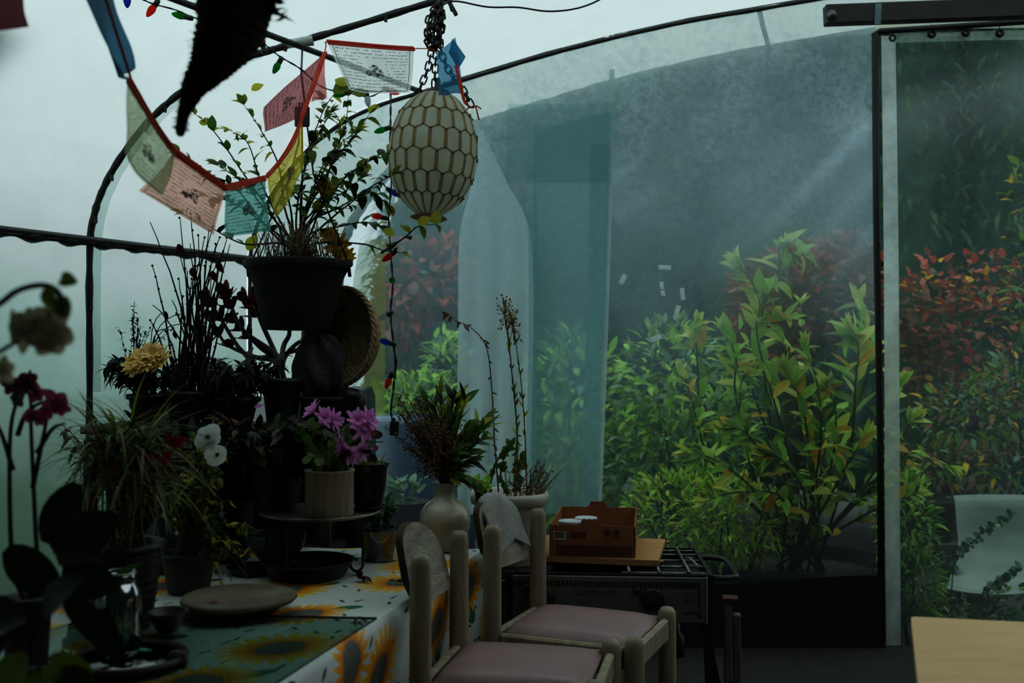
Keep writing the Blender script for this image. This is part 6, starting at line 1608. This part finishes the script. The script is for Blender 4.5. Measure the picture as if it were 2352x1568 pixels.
# ---- orchids, left foreground
c = V((at(70, 800, 1.85).x, 1.85, ZG)); po = thing('pink_orchid', 'potted orchid with maroon and pink blossoms on dark upright stems, left foreground', 'orchid', c)
hp2 = at(70, 1366, 1.85).z - c.z; pot(po, c, 54 * 1.85 / FP, 42 * 1.85 / FP, hp2, blackpot)
top = c + V((0, 0, hp2 - .02)); st = MB(); fo = MB(); fl_ = MB()
for path in ([(30, 1300), (22, 1100), (28, 960), (60, 880), (70, 850)], [(85, 1320), (80, 1180), (72, 1000), (70, 920), (55, 880)], [(40, 1000), (60, 950), (95, 925), (130, 930)], [(75, 1120), (100, 1000), (110, 950)], [(30, 1080), (5, 1000), (-20, 950)], [(85, 1040), (120, 985), (150, 972)]):
    pts = smoothpath(([top] if path[0][1] > 1250 else []) + [at(x, y, 1.85) for x, y in path], 6); N = len(pts); st.tube(pts, [.0048 * (1 - .5 * k / (N - 1)) for k in range(N)], 6)
for px, py, r, k in ((25, 885, .022, 0), (60, 878, .026, 0), (75, 890, .020, 0), (40, 915, .020, 0), (85, 905, .018, 1), (128, 922, .026, 1), (105, 945, .020, 1), (92, 958, .020, 1), (140, 935, .018, 1), (70, 955, .016, 1)):
    fl_ = MB(); flower(fl_, at(px, py, 1.83), (R.uniform(-.5, .8), -.6, R.uniform(-.5, .3)), r, 5, 0, .3, .8); plabel(fl_.build('blossom', [petal_mar, petal_mag][k], po), ['maroon blossom', 'pink blossom'][k])
for px, py, dx, dz, L, W in ((150, 1260, .5, .35, .13, .085), (130, 1215, .3, .8, .12, .075), (180, 1330, .9, -.1, .10, .07), (185, 1400, .7, -.7, .15, .05), (248, 1440, .25, -1, .10, .036), (100, 1330, -.6, .5, .12, .07)):
    fo.leaf(at(px - 45 * dx, py + 45 * dz, 1.78), V((dx, -.1, dz)), V((0, -1, .3)), L, W, 0, .2, .15, 2, 6)
st.build('stem', twig_m, po); fo.build('foliage', [LDk], po)
c = V((at(-170, 800, 1.35).x, 1.35, ZG)); co_ = thing('cream_orchid', 'blurred orchid spray with cream blossoms and buds reaching in from the left edge', 'orchid', c)
pot(co_, c, .06, .05, .13, blackpot); st = MB(); fl_ = MB()
st.tube(smoothpath([c + V((0, 0, .11)), at(-160, 900, 1.35), at(-90, 760, 1.35), at(0, 697, 1.35), at(40, 668, 1.35), at(90, 655, 1.35), at(125, 663, 1.35), at(145, 690, 1.35)], 5), .0042, 7); st.tube(smoothpath([at(-150, 880, 1.35), at(-40, 830, 1.35), at(20, 795, 1.35), at(50, 778, 1.35)], 5), .003, 6)
for px, py, r, d in ((110, 750, .036, (.4, -.8, -.1)), (60, 755, .034, (-.4, -.8, .1)), (120, 780, .030, (.6, -.6, -.5)), (30, 750, .026, (-.6, -.7, 0)), (5, 850, .02, (-.2, -.8, 0))): fl_ = MB(); flower(fl_, at(px, py, 1.34), d, r, 5, 0, .15, .85); fl_.build('blossom', petal_or, co_)
for px, py, d in ((150, 648, (.5, -.3, -.1)), (155, 690, (.3, -.3, -1)), (128, 668, (-.2, 0, -1)), (150, 690, (.1, -.3, -1))): fl_ = MB(); fl_.leaf(at(px - 10, py - 8, 1.34), V(d), V((0, -1, .2)), .030, .022, 0, .2, .5, 2); plabel(fl_.build('flower_bud', LOl, co_), 'green flower bud')
st.build('stem', twig_m, co_)
fo = MB()
for a in (.3, 2.2, 4.0): fo.leaf(c + V((0, 0, .12)), V((math.cos(a), math.sin(a), .5)), V((0, 0, 1)), .15, .06, 0, .5, .2, 2, 6)
fo.build('foliage', [LDk], co_)
# dark broad-leaved plant at the bottom left
c = V((at(60, 800, 1.62).x, 1.62, ZG)); bg_ = thing('broad_leaf_plant', 'dark broad-leaved plant filling the bottom left corner', 'plant', c); pot(bg_, c, .06, .05, .09, blackpot); st = MB(); fo = MB()
for px, py, L, dx, dz in ((60, 1420, .12, -.5, .1), (130, 1500, .12, .5, -.8), (60, 1500, .12, -.4, -.7), (160, 1530, .10, .5, -1), (20, 1470, .11, -.8, -.4), (100, 1410, .10, .3, .4), (90, 1540, .12, .2, -1)):
    p = at(px, py, 1.56 + R.uniform(-.05, .05)); fo.leaf(p, V((dx, -.2, dz)), V((0, -.7, .7)), L, L * .6, R.choice([0, 0, 1]), .3, .25, 0, 6); st.tube(bez(c + V((0, 0, .07)), c.lerp(p, .5) + V((0, 0, .05)), p, 5), .0022, 5)
st.build('stem', twig_m, bg_); fo.build('foliage', [LDk, LOl], bg_)
